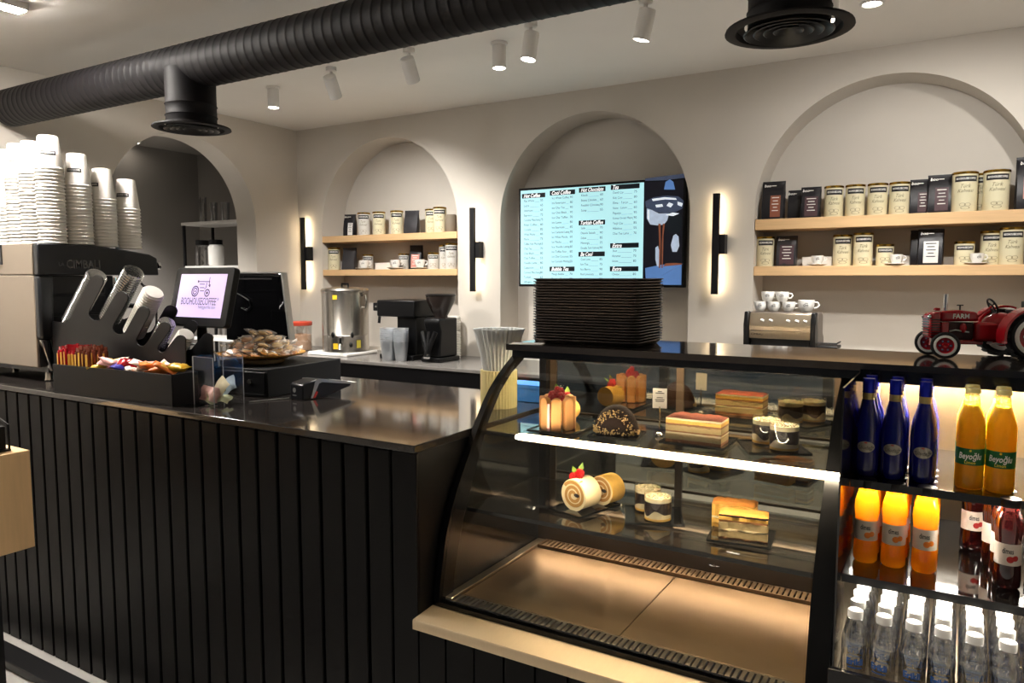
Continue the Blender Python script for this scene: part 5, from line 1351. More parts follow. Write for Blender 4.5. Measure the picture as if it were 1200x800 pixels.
packs = [(0.245, 'yellow snack pack beside the brown wafer sticks', m_yellow_wrap), (0.268, 'cream snack pack right of the yellow one', m_white_wrap), (0.30, 'pink snack pack lying left of centre in the snack tray', m_pink_wrap),
         (0.335, 'pale pink snack pack lying at the centre of the snack tray', m_pink_wrap), (0.36, 'purple snack pack standing behind the pink ones', m_purple_wrap), (0.40, 'red and purple snack pack behind the pink ones', m_red_wrap),
         (0.43, 'large white snack pack right of the purple one', m_white_wrap), (0.47, 'white and pink snack pack in the right half of the tray', m_white_wrap), (0.52, 'orange red snack pack in the right half of the tray', m_orange_wrap),
         (0.56, 'red snack pack near the right end of the tray', m_red_wrap), (0.60, 'yellow orange snack pack near the right end of the tray', m_orange_wrap), (0.655, 'golden snack pack at the right end behind the tip box', m_yellow_wrap)]
packs2 = [(0.285, 'pink striped bar leaning at the rear left of the packs', m_pink_wrap), (0.32, 'cream bar leaning behind the pink packs', m_white_wrap), (0.45, 'pale pink bar lying across the tray middle', m_pink_wrap), (0.50, 'white bar lying on the orange red packs', m_white_wrap), (0.54, 'pink bar standing at the rear right of the packs', m_pink_wrap), (0.585, 'cream bar lying on the red pack', m_white_wrap), (0.63, 'orange bar leaning near the tip box', m_orange_wrap)]
for i, (x, lab, mat) in enumerate(packs):
    pillow('snack_pack', lab, x + 0.012, 0.044 + 0.024 * (i % 2), 0.112 + 0.012 * (i % 3), 0.088, 0.050, 0.030, mat, random.uniform(-0.9, 0.9), random.uniform(-0.35, 0.35), 'snack packs in the tray', random.uniform(-0.6, 0.6))
for i, (x, lab, mat) in enumerate(packs2):
    pillow('snack_bar', lab, x + 0.010, 0.040 + 0.018 * (i % 3), 0.135 + 0.006 * (i % 2), 0.080, 0.030, 0.018, mat, random.uniform(-0.9, 0.9), random.uniform(-0.5, 0.5), 'snack packs in the tray', random.uniform(-0.8, 0.8))
for i in range(8):      # packs underneath that fill the tray
    pillow('snack_pack', 'snack pack buried under the others, %s from the left' % NTH[i], 0.27 + i * 0.056, 0.052 + 0.012 * (i % 2), 0.055, 0.085, 0.060, 0.06, [m_pink_wrap, m_white_wrap, m_orange_wrap][i % 3], random.uniform(-0.3, 0.3), 0, 'snack packs in the tray')

# ------------------------------------------------------------------ acrylic tip box with banknotes
tb = thing('tip_box', 'clear acrylic tip box at the counter edge', 'box', (-2.405, 1.718, CTR_Z + 0.0005))
TW, TD, TH = 0.114, 0.130, 0.182
MB().box(0, TW, 0, TD, 0, 0.004).build('base', m_acryl, tb)
for (x0, x1, y0, y1) in ((0, TW, 0, 0.003), (0, TW, TD - 0.003, TD), (0, 0.003, 0.0031, TD - 0.0031), (TW - 0.003, TW, 0.0031, TD - 0.0031)):
    MB().box(x0, x1, y0, y1, 0.0041, TH).build('wall', m_acryl, tb)
e = MB()
for (x, y) in ((0, 0), (TW, 0), (0, TD), (TW, TD)):
    MB().box(x - 0.0012, x + 0.0012, y - 0.0012, y + 0.0012, 0, TH).build('polished_edge', m_acryl_edge, tb)
MB().box(0, TW, -0.0012, 0.0, TH - 0.0015, TH).box(0, TW, TD, TD + .0012, TH - 0.0015, TH).build('rim_edge', m_acryl_edge, tb)
m_note1 = M('reddish_banknote', '#b9918a', 0.8, noise=0.25, nscale=60)
m_note2 = M('bluish_banknote', '#9aa9b4', 0.8, noise=0.25, nscale=60)
m_note3 = M('greenish_banknote', '#a9ab86', 0.8, noise=0.25, nscale=60)
m_note4 = M('cream_banknote', '#cdbf9c', 0.8, noise=0.25, nscale=60)
def note(mat, c, rot, fold, label):
    t = tag(bpy.data.objects.new('banknote', None), label, 'banknote', 'banknotes in the tip box'); C.objects.link(t)
    t.location = c; t.rotation_euler = rot
    k = MB(); nx, ny = 8, 4; w, h = 0.085, 0.055; vs = []; fs = []
    for th in (0.0, 0.0008):
        for j in range(ny + 1):
            for i in range(nx + 1):
                u = i / nx - .5; v = j / ny - .5
                vs.append((u * w, v * h, th + fold * math.sin(u * 7) * 0.012 + 0.006 * fold * math.cos(v * 6 + u * 3)))
    m = (nx + 1) * (ny + 1)
    for j in range(ny):
        for i in range(nx):
            a = j * (nx + 1) + i; fs += [(a, a + 1, a + nx + 2, a + nx + 1), (m + a, m + a + nx + 1, m + a + nx + 2, m + a + 1)]
    k.add(vs, fs).build('sheet', mat, t)
    MB().ell((-w * 0.22, 0, 0.0012 + fold * math.sin(-.22 * 7) * 0.012), (0.011, 0.014, 0.004), 12, 6).build('portrait_print', m_script, t)
TX, TY, TZ = -2.405, 1.718, CTR_Z
note(m_note1, (TX + 0.040, TY + 0.040, TZ + 0.040), (1.2, 0.1, 0.1), 0.9, 'crumpled reddish banknote in the tip box')
note(m_note3, (TX + 0.062, TY + 0.060, TZ + 0.022), (0.35, 0.1, 0.5), 0.7, 'greenish banknote at the bottom of the tip box')
note(m_note4, (TX + 0.072, TY + 0.055, TZ + 0.060), (1.1, -0.9, 0.5), 0.3, 'folded cream banknote leaning in the tip box')
note(m_note2, (TX + 0.070, TY + 0.090, TZ + 0.066), (1.3, -0.5, 0.2), 0.4, 'bluish banknote standing behind the cream one in the tip box')

# ------------------------------------------------------------------ cash drawer, plate of wrapped cookies
cdw = thing('cash_drawer', 'black metal cash drawer under the plate of cookies', 'cash drawer', (-2.535, 2.18, CTR_Z + 0.0005), 0.10)
MB().box(-0.215, 0.215, -0.235, 0.215, 0, 0.112).build('housing', m_plastic_matte, cdw, bevel=0.003)
MB().box(-0.205, 0.205, -0.242, -0.2351, 0.012, 0.10).build('drawer_front', m_plastic_black, cdw, bevel=0.002)
MB().cyl(0.01, -0.2475, -0.2421, 14, (0.13, 0, 0.06), axis='y').build('lock', m_steel, cdw)
PLZ = CTR_Z + 0.113
PC = Vector((-2.515, 2.125, PLZ))
m_plate = M('ochre_plate', '#dba24a', 0.35, noise=0.12, nscale=30)
m_plate_foot = M('cream_plate_foot', '#c9b48a', 0.4, noise=0.06)
pl = thing('serving_plate', 'ochre footed plate heaped with wrapped cookies', 'plate', PC)
MB().lathe([(0, 0.020), (0.10, 0.021), (0.165, 0.034), (0.180, 0.040), (0.182, 0.043), (0.165, 0.040), (0.10, 0.027), (0, 0.026)], 40).build('dish', m_plate, pl)
MB().lathe([(0.0, 0.001), (0.085, 0.0), (0.090, 0.003), (0.105, 0.0195), (0, 0.0195)], 32).build('foot', m_plate_foot, pl)
m_cookie1 = M('golden_cookie', '#f6d2a0', 0.75, noise=0.2, nscale=60)
m_cookie2 = M('brown_cookie', '#d9ae8c', 0.75, noise=0.25, nscale=60)
m_cello = GLASS('cellophane', (0.99, 0.97, 0.95), 0.08, 0.5, rough=0.30, power=2.0)
m_cello_white = M('frosted_cellophane', '#efe6dc', 0.3, noise=0.1)
random.seed(21)
cookie_me = MB().lathe([(0, 0), (0.019, 0), (0.022, 0.004), (0.021, 0.009), (0.015, 0.013), (0, 0.0145)], 12).mesh('cookie')
def wrap_mesh():
    k = MB(); rings = []
    for j in range(7):
        f = -1 + 2 * j / 6; s = max(0.12, 1 - abs(f) ** 2.5)
        rings.append([(f * 0.040, 0.026 * (0.9 + 0.1 * s) * math.cos(2 * PI * a / 10) * (1 + random.uniform(-.08, .08)), 0.007 + 0.011 * s * math.sin(2 * PI * a / 10) * (1 + random.uniform(-.2, .2))) for a in range(10)])
    return k.loft(rings).mesh('wrapper', 0)
cookies = {}
for nm, mt in (('g', m_cookie1), ('b', m_cookie2)):
    c2 = cookie_me.copy(); c2.materials.append(mt); cookies[nm] = c2
wraps = []
for k in range(5):
    w = wrap_mesh(); w.materials.append(m_cello); wraps.append(w)
fin_me = MB().add([(0.036, -0.006, 0.006), (0.036, 0.006, 0.008), (0.060, 0.016, 0.014), (0.056, 0.0, 0.004), (0.060, -0.016, 0.010), (0.036, -0.006, 0.0072), (0.036, 0.006, 0.0092), (0.060, 0.016, 0.0152), (0.056, 0.0, 0.0052), (0.060, -0.016, 0.0112)],
      [(0, 1, 2, 3), (0, 3, 4), (5, 8, 7, 6), (5, 9, 8), (1, 6, 7, 2), (2, 7, 8, 3), (3, 8, 9, 4)]).mesh('twist', 0)
fin_me.materials.append(m_cello_white)
layers = [(0.128, 14, 0.034), (0.085, 10, 0.034), (0.112, 13, 0.054), (0.085, 10, 0.052), (0.03, 3, 0.05), (0.100, 12, 0.073), (0.045, 6, 0.076), (0.065, 7, 0.096), (0.02, 3, 0.100), (0.03, 3, 0.118)]
for li, (R_, n, z) in enumerate(layers):
    for k in range(n):
        a = 2 * PI * k / n + li * 0.4 + random.uniform(-.1, .1)
        gd = random.random() < 0.6
        lab = ('golden' if gd else 'brown') + ' cookie in clear wrapper ' + ('on top of the plate heap' if li >= 7 else 'on the slope of the plate heap' if li in (2, 5) else 'at the rim of the plate heap' if li == 0 else 'inside the plate heap')
        t = thing('wrapped_cookie', lab, 'cookie', PC + Vector((R_ * math.cos(a), R_ * math.sin(a), z)), 0, 'wrapped cookies on the plate')
        t.rotation_euler = (random.uniform(-.5, .5), random.uniform(-.5, .5), random.uniform(0, 6.28))
        link_mesh('cookie', cookies['g' if gd else 'b'], t); link_mesh('wrapper', random.choice(wraps), t); link_mesh('twist', fin_me, t)

# ------------------------------------------------------------------ card terminal
ct = thing('card_terminal', 'black card payment terminal with silver trim on the counter', 'card terminal', (-2.175, 2.00, CTR_Z + 0.0005), -0.12)
m_term = M('terminal_plastic', '#17171a', 0.3, noise=0.04)
m_silver = M('silver_trim', '#b8b8b6', 0.3, metal=0.8)
side = [(0.0, 0.0), (0.0, 0.058), (0.012, 0.066), (0.060, 0.074), (0.085, 0.072), (0.235, 0.045), (0.235, 0.030), (0.10, 0.0)]
MB().prism(side, -0.040, 0.040, 'x').build('body', m_term, ct, bevel=0.005)
for s in (-1, 1):
    MB().prism([(0.060, 0.0755), (0.086, 0.0735), (0.236, 0.0465), (0.236, 0.0385), (0.090, 0.062), (0.075, 0.058), (0.045, 0.004), (0.035, 0.004)], s * 0.0412 - 0.0012, s * 0.0412 + 0.0012, 'x').build('silver_trim', m_silver, ct)
MB().prism([(0.044, 0.004), (0.060, 0.030), (0.068, 0.026), (0.055, 0.004)], 0.0425, 0.0445, 'x').build('red_accent', m_red_ink, ct)
MB().add([(-0.030, 0.095, 0.0745), (0.030, 0.095, 0.0745), (0.030, 0.155, 0.0635), (-0.030, 0.155, 0.0635)], [(0, 1, 2, 3)]).build('screen', m_gloss_black, ct)
for r in range(4):
    for c in range(3):
        y = 0.168 + r * 0.016; z = 0.0725 - (y - 0.085) * 0.18 - 0.0005
        MB().box(-0.026 + c * 0.020, -0.012 + c * 0.020, y, y + 0.010, z - 0.002, z + 0.0025).build('key', m_silver, ct)
MB().cyl(0.009, -0.0015, -0.0003, 16, (-0.012, 0, 0.036), axis='y').build('emblem', m_silver, ct)
MB().box(-0.024, 0.0, -0.0012, -0.0002, 0.014, 0.018).build('maker_mark', m_silver, ct)
m_paper = m_white_paper
MB().add([(-0.028, 0.236, 0.045), (0.028, 0.236, 0.045), (0.030, 0.275, 0.040), (-0.026, 0.275, 0.040), (-0.028, 0.236, 0.0456), (0.028, 0.236, 0.0456), (0.030, 0.275, 0.0406), (-0.026, 0.275, 0.0406)], [(0, 1, 2, 3), (4, 7, 6, 5), (2, 6, 7, 3)]).build('receipt_slip', m_paper, ct)
tag(MB().tube([(-2.215, 2.0, CTR_Z + 0.004), (-2.25, 1.93, CTR_Z + 0.003), (-2.27, 1.885, CTR_Z + 0.003), (-2.278, 1.860, CTR_Z + 0.003)], 0.0022, 6).build('terminal_cable', m_silver), 'thin grey cable on the counter beside the card terminal', 'cable')

# ------------------------------------------------------------------ customer display and cashier monitor
def on_quad(BL, BR, TL, fx, fz, off):
    return BL + (BR - BL) * fx + (TL - BL) * fz + off
XL = -2.90
BL, TL = at(196, 380.5, X=XL), at(208, 313.6, X=XL)
BR = at(265, 384, Y=BL.y); 
cdp = thing('customer_display', 'tilted customer display showing a tractor logo on a lilac screen', 'screen', (BL.x, BL.y, CTR_Z + 0.0005))
O = Vector((BL.x, BL.y, CTR_Z + 0.0005))
xw = (BR.x - BL.x) * 0.985; up = (TL - BL); hh = up.length; upn = up.normalized(); nrm = Vector((1, 0, 0)).cross(upn)   # points away from the shopper
if nrm.y < 0: nrm = -nrm
frm = Matrix(((1, upn.x, nrm.x, BL.x - O.x), (0, upn.y, nrm.y, BL.y - O.y), (0, upn.z, nrm.z, BL.z - O.z), (0, 0, 0, 1)))
def rrect(x0, x1, y0, y1, r, n=6):
    pts = []
    for (cx_, cy_, a0) in ((x1 - r, y0 + r, -PI / 2), (x1 - r, y1 - r, 0), (x0 + r, y1 - r, PI / 2), (x0 + r, y0 + r, PI)):
        for k in range(n + 1):
            a = a0 + PI / 2 * k / n; pts.append((cx_ + r * math.cos(a), cy_ + r * math.sin(a)))
    return pts
MB().prism(rrect(0, xw, 0, hh, 0.018), 0.0, 0.028, 'z').xf(frm).build('bezel', m_plastic_black, cdp, bevel=0.003)
m_lilac = M('lilac_screen', '#b9a9d8', 0.3, noise=0.0, emit='#c3aee6', estr=0.38)
m_logo = M('screen_logo_ink', '#3c2c50', 0.5, noise=0.0)
sx0, sx1, sz0, sz1 = xw * 0.105, xw * 0.895, hh * 0.15, hh * 0.885
scr = MB().box(sx0, sx1, sz0, sz1, -0.0012, -0.0002).xf(frm).build('lit_panel', m_lilac, cdp)
lg = MB(); sw_, sh_ = sx1 - sx0, sz1 - sz0
def LX(f): return sx0 + sw_ * f
def LZ_(f): return sz0 + sh_ * f
def ringf(mb, cx_, cz_, r0, r1, n=24, a0=0, a1=2 * PI):
    for i in range(n):
        t0, t1 = a0 + (a1 - a0) * i / n, a0 + (a1 - a0) * (i + 1) / n
        mb.add([(cx_ + r * math.cos(t), cz_ + r * math.sin(t), -0.002) for r, t in ((r0, t0), (r1, t0), (r1, t1), (r0, t1))], [(0, 1, 2, 3)])
def bar(mb, x0, z0, x1, z1): mb.box(x0, x1, z0, z1, -0.0022, -0.0018)
ls = sw_ / 10
ringf(lg, LX(.37), LZ_(.60), 0.62 * ls, 0.80 * ls); ringf(lg, LX(.37), LZ_(.60), 0.36 * ls, 0.50 * ls); ringf(lg, LX(.37), LZ_(.60), 0.0, 0.14 * ls)
ringf(lg, LX(.635), LZ_(.565), 0.40 * ls, 0.56 * ls); ringf(lg, LX(.635), LZ_(.565), 0.0, 0.2 * ls)
t_ = 0.11 * ls
bar(lg, LX(.41), LZ_(.815), LX(.66), LZ_(.815) + t_); bar(lg, LX(.645), LZ_(.72), LX(.645) + t_, LZ_(.82)); bar(lg, LX(.64), LZ_(.82), LX(.64) + t_, LZ_(.93)); bar(lg, LX(.445), LZ_(.755), LX(.555), LZ_(.755) + t_)
bar(lg, LX(.46), LZ_(.675), LX(.56), LZ_(.675) + t_); bar(lg, LX(.475), LZ_(.60), LX(.565), LZ_(.60) + t_); bar(lg, LX(.59), LZ_(.70), LX(.59) + t_, LZ_(.80)); bar(lg, LX(.395), LZ_(.80), LX(.42), LZ_(.855)); bar(lg, LX(.66), LZ_(.70), LX(.68), LZ_(.76))
ringf(lg, LX(.56), LZ_(.72), 0.45 * ls - t_, 0.45 * ls, 8, -PI / 2, 0)
v, f = text_geo('BOOHOUSECOFFEE', 0.04, space=0.95); v = fit(v, sw_ * 0.76); lg.add([(LX(.48) + p[0], LZ_(.36) + p[1] * 1.1, -0.002) for p in v], f)
v, f = text_geo('®', 0.016); lg.add([(LX(.89) + p[0], LZ_(.42) + p[1], -0.002) for p in v], f)
v, f = text_geo('Feeling good like a farm', 0.018); v = fit(v, sw_ * 0.36); lg.add([(LX(.68) + p[0], LZ_(.235) + p[1], -0.002) for p in v], f)
lg.xf(frm).build('logo_print', m_logo, scr, smooth=0)
sy = BL.y + 0.115 - O.y
MB().tube([(xw * 0.2, sy, 0.012), (xw * 0.2, sy, 0.20), (xw * 0.45, sy - 0.075, 0.36)], [0.022, 0.022, 0.018], 12).build('stand_post', m_plastic_black, cdp)
MB().box(xw * 0.2 - 0.05, xw * 0.2 + 0.05, sy - 0.055, sy + 0.055, 0, 0.012).build('stand_base', m_plastic_black, cdp, bevel=0.003)

MY = 2.47
q0, q1, q2 = at(272, 319.5, Y=MY), at(329, 320, Y=MY), at(338.5, 388, Y=MY)
mon = thing('cashier_monitor', 'back of the black cashier monitor with a silver edge', 'monitor', ((q0.x + q1.x) / 2 - 0.03, MY, CTR_Z + 0.0005))
mo = mon.location
ty = -0.05
w0, w1 = q0.x - mo.x - 0.06, q1.x - mo.x
zt, zb = q1.z - mo.z, q2.z - mo.z - 0.06
wob_ = at(338.5, 388, Y=MY).x - at(329, 320, Y=MY).x
k = MB().loft([[(w0, 0.0, zb), (w1 + wob_, 0.0, zb), (w1 + wob_, 0.028, zb), (w0, 0.028, zb)], [(w0, 0, zt), (w1, 0, zt), (w1, 0.028, zt), (w0, 0.028, zt)]])
k.build('rear_shell', m_gloss_black, mon, bevel=0.004)
MB().loft([[(w1 + wob_ + 0.0005, -0.001, zb), (w1 + wob_ + 0.012, 0.0, zb), (w1 + wob_ + 0.012, 0.030, zb), (w1 + wob_ + 0.0005, 0.030, zb)], [(w1 + 0.0005, -0.001, zt), (w1 + 0.010, 0, zt), (w1 + 0.010, 0.030, zt), (w1 + 0.0005, 0.030, zt)]]).build('silver_edge', m_silver, mon)
MB().box(w0, w1 + 0.008, -0.001, 0.03, zt + 0.0005, zt + 0.006).build('silver_top_edge', m_silver, mon)
MB().box(w0 + 0.05, w1 - 0.06, -0.0035, -0.0005, zt - 0.03, zt - 0.022).build('vent_slot', m_plastic_matte, mon)
MB().tube([(w0 + 0.10, -0.004, zt - 0.10), (w0 + 0.14, -0.012, zt - 0.11), (w0 + 0.19, -0.012, zt - 0.13), (w0 + 0.20, -0.010, zt - 0.16), (w0 + 0.17, -0.008, zt - 0.185), (w0 + 0.13, -0.006, zt - 0.17)], 0.003, 6).build('cable_loop', m_metal_black, mon)
MB().box(w0 + 0.08, w1 - 0.08, 0.006, 0.024, 0.012, zb).build('stand_neck', m_plastic_black, mon)
MB().box(w0 + 0.02, w1 - 0.02, -0.03, 0.09, 0, 0.012).build('stand_base', m_plastic_black, mon, bevel=0.003)
# white cable hoop behind the tip box
hp = [at(u, v, Y=1.93) for u, v in ((200, 424), (204, 414), (213, 406), (226, 403), (240, 405), (248, 409))]
hp = [Vector((hp[0].x, 1.93, CTR_Z + 0.003))] + hp + [Vector((hp[-1].x + 0.02, 1.945, hp[-1].z - 0.03)), Vector((hp[-1].x + 0.03, 1.95, CTR_Z + 0.003))]
tag(MB().tube(hp, 0.0045, 8).build('white_cable', M('white_cable_jacket', '#e0ddd8', 0.45)), 'white cable arching up behind the snack tray', 'cable')
rp = thing('receipt_printer', 'small black receipt printer behind the snack tray', 'printer', (-3.02, 1.965, CTR_Z + 0.0005))
MB().box(-0.09, 0.09, -0.06, 0.06, 0, 0.13).build('housing', m_plastic_black, rp, bevel=0.008)
MB().box(-0.06, 0.06, -0.058, -0.03, 0.1305, 0.134).build('paper_slot', m_plastic_matte, rp)
# ------------------------------------------------------------------ pleated sleeves in a ribbed holder
m_sleeve = GLASS('frosted_sleeve', (0.90, 0.92, 0.94), 0.30, 0.7, rough=0.45)
m_sleeve2 = M('pleated_white_sleeve', '#dfe1df', 0.55, noise=0.04)
m_rib = M('ribbed_holder_led_yellow', '#ecdb9e', 0.45, noise=0.04)  # yellow glow of the case LED put into the holder's colour
sl = thing('sleeve_holder', 'ribbed holder coloured yellow as by case light, with white pleated sleeves flaring on top', 'holder', (-1.425, 2.275, CTR_Z + 0.0005))
MB().lathe([(0.064, 0.0), (0.066, 0.004), (0.066, 0.135), (0.062, 0.137), (0.060, 0.006), (0, 0.006)], 72, flute=0.02).build('ribbed_cup', m_rib, sl)
MB().lathe([(0.052, 0.010), (0.056, 0.130), (0.066, 0.19), (0.084, 0.262), (0.092, 0.285), (0.088, 0.284), (0.078, 0.258), (0.060, 0.19), (0.050, 0.13), (0.046, 0.012)], 64, flute=0.035).build('pleated_sleeves', m_sleeve2, sl)
for k in range(7):
    a = 2 * PI * k / 7
    MB().lathe([(0.020, 0.05), (0.022, 0.16), (0.030, 0.26 + 0.012 * (k % 3)), (0.028, 0.26 + 0.012 * (k % 3)), (0.018, 0.05)], 20, (0.030 * math.cos(a), 0.030 * math.sin(a), 0), flute=0.05).build('pleated_sleeve', m_sleeve2, sl)
bb = thing('blue_box', 'small bright blue carton on the counter behind the cake case glass', 'box', (-1.42, 2.46, CTR_Z + 0.0005), 0.0)
m_bluebox = M('bright_blue_card', '#2f7fd6', 0.5, noise=0.05)
MB().box(-0.10, 0.10, -0.05, 0.05, 0, 0.062).build('carton', m_bluebox, bb, bevel=0.002)
MB().box(-0.102, 0.102, -0.052, 0.052, 0.050, 0.066).build('lid_flap', m_bluebox, bb, bevel=0.001)

# ------------------------------------------------------------------ stack of black trays on the display case
m_tray = M('black_serving_tray', '#453d38', 0.32, noise=0.08, nscale=25)
TRX0, TRX1, TRY0, TRY1 = -1.233, -0.850, 2.165, 2.42
def tray_me():
    w, d = TRX1 - TRX0, TRY1 - TRY0
    def ring(x, y, z, r): return [(p[0], p[1], z) for p in rrect(-x, x, -y, y, r, 4)]
    a, b = w / 2, d / 2
    return MB().loft([ring(a - 0.020, b - 0.020, 0.0, 0.02), ring(a - 0.016, b - 0.016, 0.0, 0.02), ring(a - 0.004, b - 0.004, 0.0125, 0.03), ring(a, b, 0.0135, 0.032), ring(a, b, 0.0165, 0.032), ring(a - 0.004, b - 0.004, 0.0165, 0.03), ring(a - 0.018, b - 0.018, 0.0035, 0.02), ring(a - 0.03, b - 0.03, 0.0030, 0.02)]).mesh('tray')
tm = tray_me(); tm.materials.append(m_tray)
NT = 23
TPI = 0.0091
for k in range(NT):
    lab = 'black serving tray, %s from the top of the stack on the cake case' % NTH[NT - 1 - k]
    o = link_mesh('serving_tray', tm, None, loc=((TRX0 + TRX1) / 2 + random.uniform(-.0012, .0012), (TRY0 + TRY1) / 2 + random.uniform(-.0012, .0012), SLAB_Z + 0.001 + k * TPI), rot=(0, 0, random.uniform(-.006, .006)))
    tag(o, lab, 'tray', 'black serving trays stacked on the cake case')
pp = MB().box(-0.055, 0.055, -0.035, 0.035, 0, 0.0012).build('paper_sheet', m_white_paper, loc=(-1.225, 2.135, SLAB_Z + 0.0006), rot=(0, 0, 0.3)); tag(pp, 'small white paper lying under the tray stack corner', 'paper')
sc = thing('black_clip', 'small black object on the case top left of the trays', 'clip', (-1.262, 2.30, SLAB_Z + 0.0005), 0.4)
MB().box(-0.02, 0.02, -0.05, 0.05, 0, 0.02).build('base', m_plastic_black, sc, bevel=0.004)
MB().tube([(0, -0.04, 0.02), (0, -0.01, 0.034), (0, 0.04, 0.026)], 0.007, 8).build('lever', m_plastic_black, sc)

# ------------------------------------------------------------------ toy tractor
m_tred = M('tractor_red_enamel', '#a3121c', 0.18, noise=0.04, coat=0.5)
m_tire = M('black_rubber_tyre', '#121212', 0.75, noise=0.1)
m_tgrey = M('dark_engine_metal', '#3a2326', 0.4, metal=0.4, noise=0.1)
YT = math.radians(24)
tr = thing('toy_tractor', 'red vintage toy tractor with white walled front wheels on the case top', 'toy tractor', (-0.058, 2.372, SLAB_Z + 0.0005), YT)
# local: -x is forward, +z up; near side is -y
def twheel(x, y, r, w, yaw, red=True, nm='front_wheel'):
    mt = Matrix.Translation((x, y, r)) @ Matrix.Rotation(yaw, 4, 'Z')
    o = MB().lathe([(r * 0.60, -w / 2), (r * 0.90, -w / 2), (r, -w * 0.3), (r, w * 0.3), (r * 0.90, w / 2), (r * 0.60, w / 2)], 32, axis='y').xf(mt).build(nm, m_tire, tr)
    for s in (-1, 1):
        MB().lathe([(r * 0.60, s * w * 0.50), (r * 0.76, s * w * 0.52), (r * 0.78, s * w * 0.50)], 28, axis='y').xf(mt).build('white_wall', m_print_white, o)
        MB().lathe([(0, s * w * 0.36), (r * 0.18, s * w * 0.42), (r * 0.22, s * w * 0.30), (r * 0.52, s * w * 0.30), (r * 0.60, s * w * 0.48)], 28, axis='y').xf(mt).build('rim', m_tred, o)
    for k in range(6):
        a = 2 * PI * k / 6
        MB().cyl(r * 0.07, -w * 0.40, -w * 0.28, 8, (r * 0.36 * math.cos(a), 0, r * 0.36 * math.sin(a)), axis='y').xf(mt).build('wheel_bolt', m_chrome, o)
    if nm == 'rear_wheel':
        for k in range(20):
            a = 2 * PI * k / 20
            MB().box(-0.004, 0.004, -w / 2, w / 2, r * 0.98, r * 1.05).xf(mt @ Matrix.Rotation(a, 4, 'Y')).build('tread_lug', m_tire, o)
FR, FW = 0.036, 0.022
twheel(0.012, -0.052, FR, FW, -0.38); twheel(0.012, 0.052, FR, FW, -0.38)
twheel(0.215, -0.078, 0.064, 0.032, 0, nm='rear_wheel'); twheel(0.215, 0.078, 0.064, 0.032, 0, nm='rear_wheel')
MB().tube([(0.012, -0.045, FR), (0.012, 0.045, FR)], 0.005, 8).build('front_axle', m_chrome, tr)
MB().box(-0.004, 0.030, -0.014, 0.014, 0.030, 0.062).build('front_bolster', m_tred, tr, bevel=0.003)
MB().prism([(-0.018, 0.052), (-0.020, 0.112), (-0.012, 0.124), (0.010, 0.128), (0.012, 0.052)], -0.026, 0.026).build('radiator_shell', m_tred, tr, bevel=0.007, seg=3)
for k in range(7):
    MB().box(-0.016, 0.010, -0.0275, 0.0275, 0.060 + k * 0.0072, 0.0628 + k * 0.0072).build('grille_bar', m_tgrey, tr)
    MB().box(-0.0215, -0.018, -0.020, 0.020, 0.060 + k * 0.0072, 0.0628 + k * 0.0072).build('grille_slat', m_tgrey, tr)
MB().prism([(0.0122, 0.098), (0.0122, 0.128), (0.06, 0.131), (0.105, 0.126), (0.112, 0.100)], -0.023, 0.023).build('hood', m_tred, tr, bevel=0.008, seg=3)
MB().box(0.0125, 0.032, -0.025, 0.025, 0.050, 0.0975).build('hood_side', m_tred, tr, bevel=0.003)
MB().box(0.0325, 0.100, -0.015, 0.015, 0.048, 0.097).build('engine_block', m_tgrey, tr, bevel=0.004)
MB().box(0.0325, 0.125, -0.018, 0.018, 0.036, 0.0475).build('chassis_rail', m_tred, tr, bevel=0.003)
MB().ell((0.070, -0.020, 0.082), (0.009, 0.006, 0.014), 12, 8).build('oil_filter', m_tred, tr)
MB().tube([(0.036, -0.017, 0.072), (0.05, -0.021, 0.076), (0.085, -0.021, 0.070)], 0.0022, 6).build('linkage_rod', m_silver, tr)
MB().box(0.1005, 0.185, -0.030, 0.030, 0.045, 0.098).build('transmission', m_tred, tr, bevel=0.008, seg=3)
MB().ell((0.175, 0, 0.088), (0.050, 0.034, 0.036), 20, 12).build('rear_housing', m_tred, tr)
MB().box(0.190, 0.245, -0.058, 0.058, 0.050, 0.078).build('rear_axle_housing', m_tgrey, tr, bevel=0.004)
for s in (-1, 1):
    arc = [(0.215 - 0.078 * math.cos(t), 0.064 + 0.078 * math.sin(t)) for t in [-0.25 + (PI * 0.62 + 0.25) * i / 14 for i in range(15)]]
    inn = [(0.215 - 0.072 * math.cos(t), 0.064 + 0.072 * math.sin(t)) for t in [-0.25 + (PI * 0.62 + 0.25) * i / 14 for i in range(15)]]
    y0, y1 = (s * 0.056, s * 0.100) if s > 0 else (-0.100, -0.056)
    MB().prism(arc + inn[::-1], y0, y1).build('fender', m_tred, tr)
MB().cyl(0.0058, 0.128, 0.174, 12, (0.030, 0.0, 0), r2=0.0064).build('exhaust_stack', m_chrome, tr)
MB().lathe([(0.007, 0.128), (0.009, 0.130), (0.008, 0.136), (0, 0.137)], 14, (0.008, 0, 0)).build('radiator_cap', m_tred, tr)
MB().cyl(0.0022, 0.128, 0.142, 8, (0.068, 0, 0)).box(0.060, 0.076, -0.002, 0.002, 0.142, 0.145).build('air_cap', m_metal_black, tr)
MB().tube([(0.110, 0, 0.108), (0.150, 0, 0.140)], 0.003, 8).build('steering_column', m_tred, tr)
swm = Matrix.Translation((0.152, 0, 0.142)) @ Matrix.Rotation(math.radians(62), 4, 'Y')
st = MB().torus((0, 0, 0), 0.021, 0.0028, n=24).xf(swm).build('steering_wheel', m_metal_black, tr)
for k in range(3):
    a = 2 * PI * k / 3
    MB().tube([(0, 0, 0), (0.020 * math.cos(a), 0.020 * math.sin(a), 0)], 0.002, 6).xf(swm).build('wheel_spoke', m_metal_black, st)
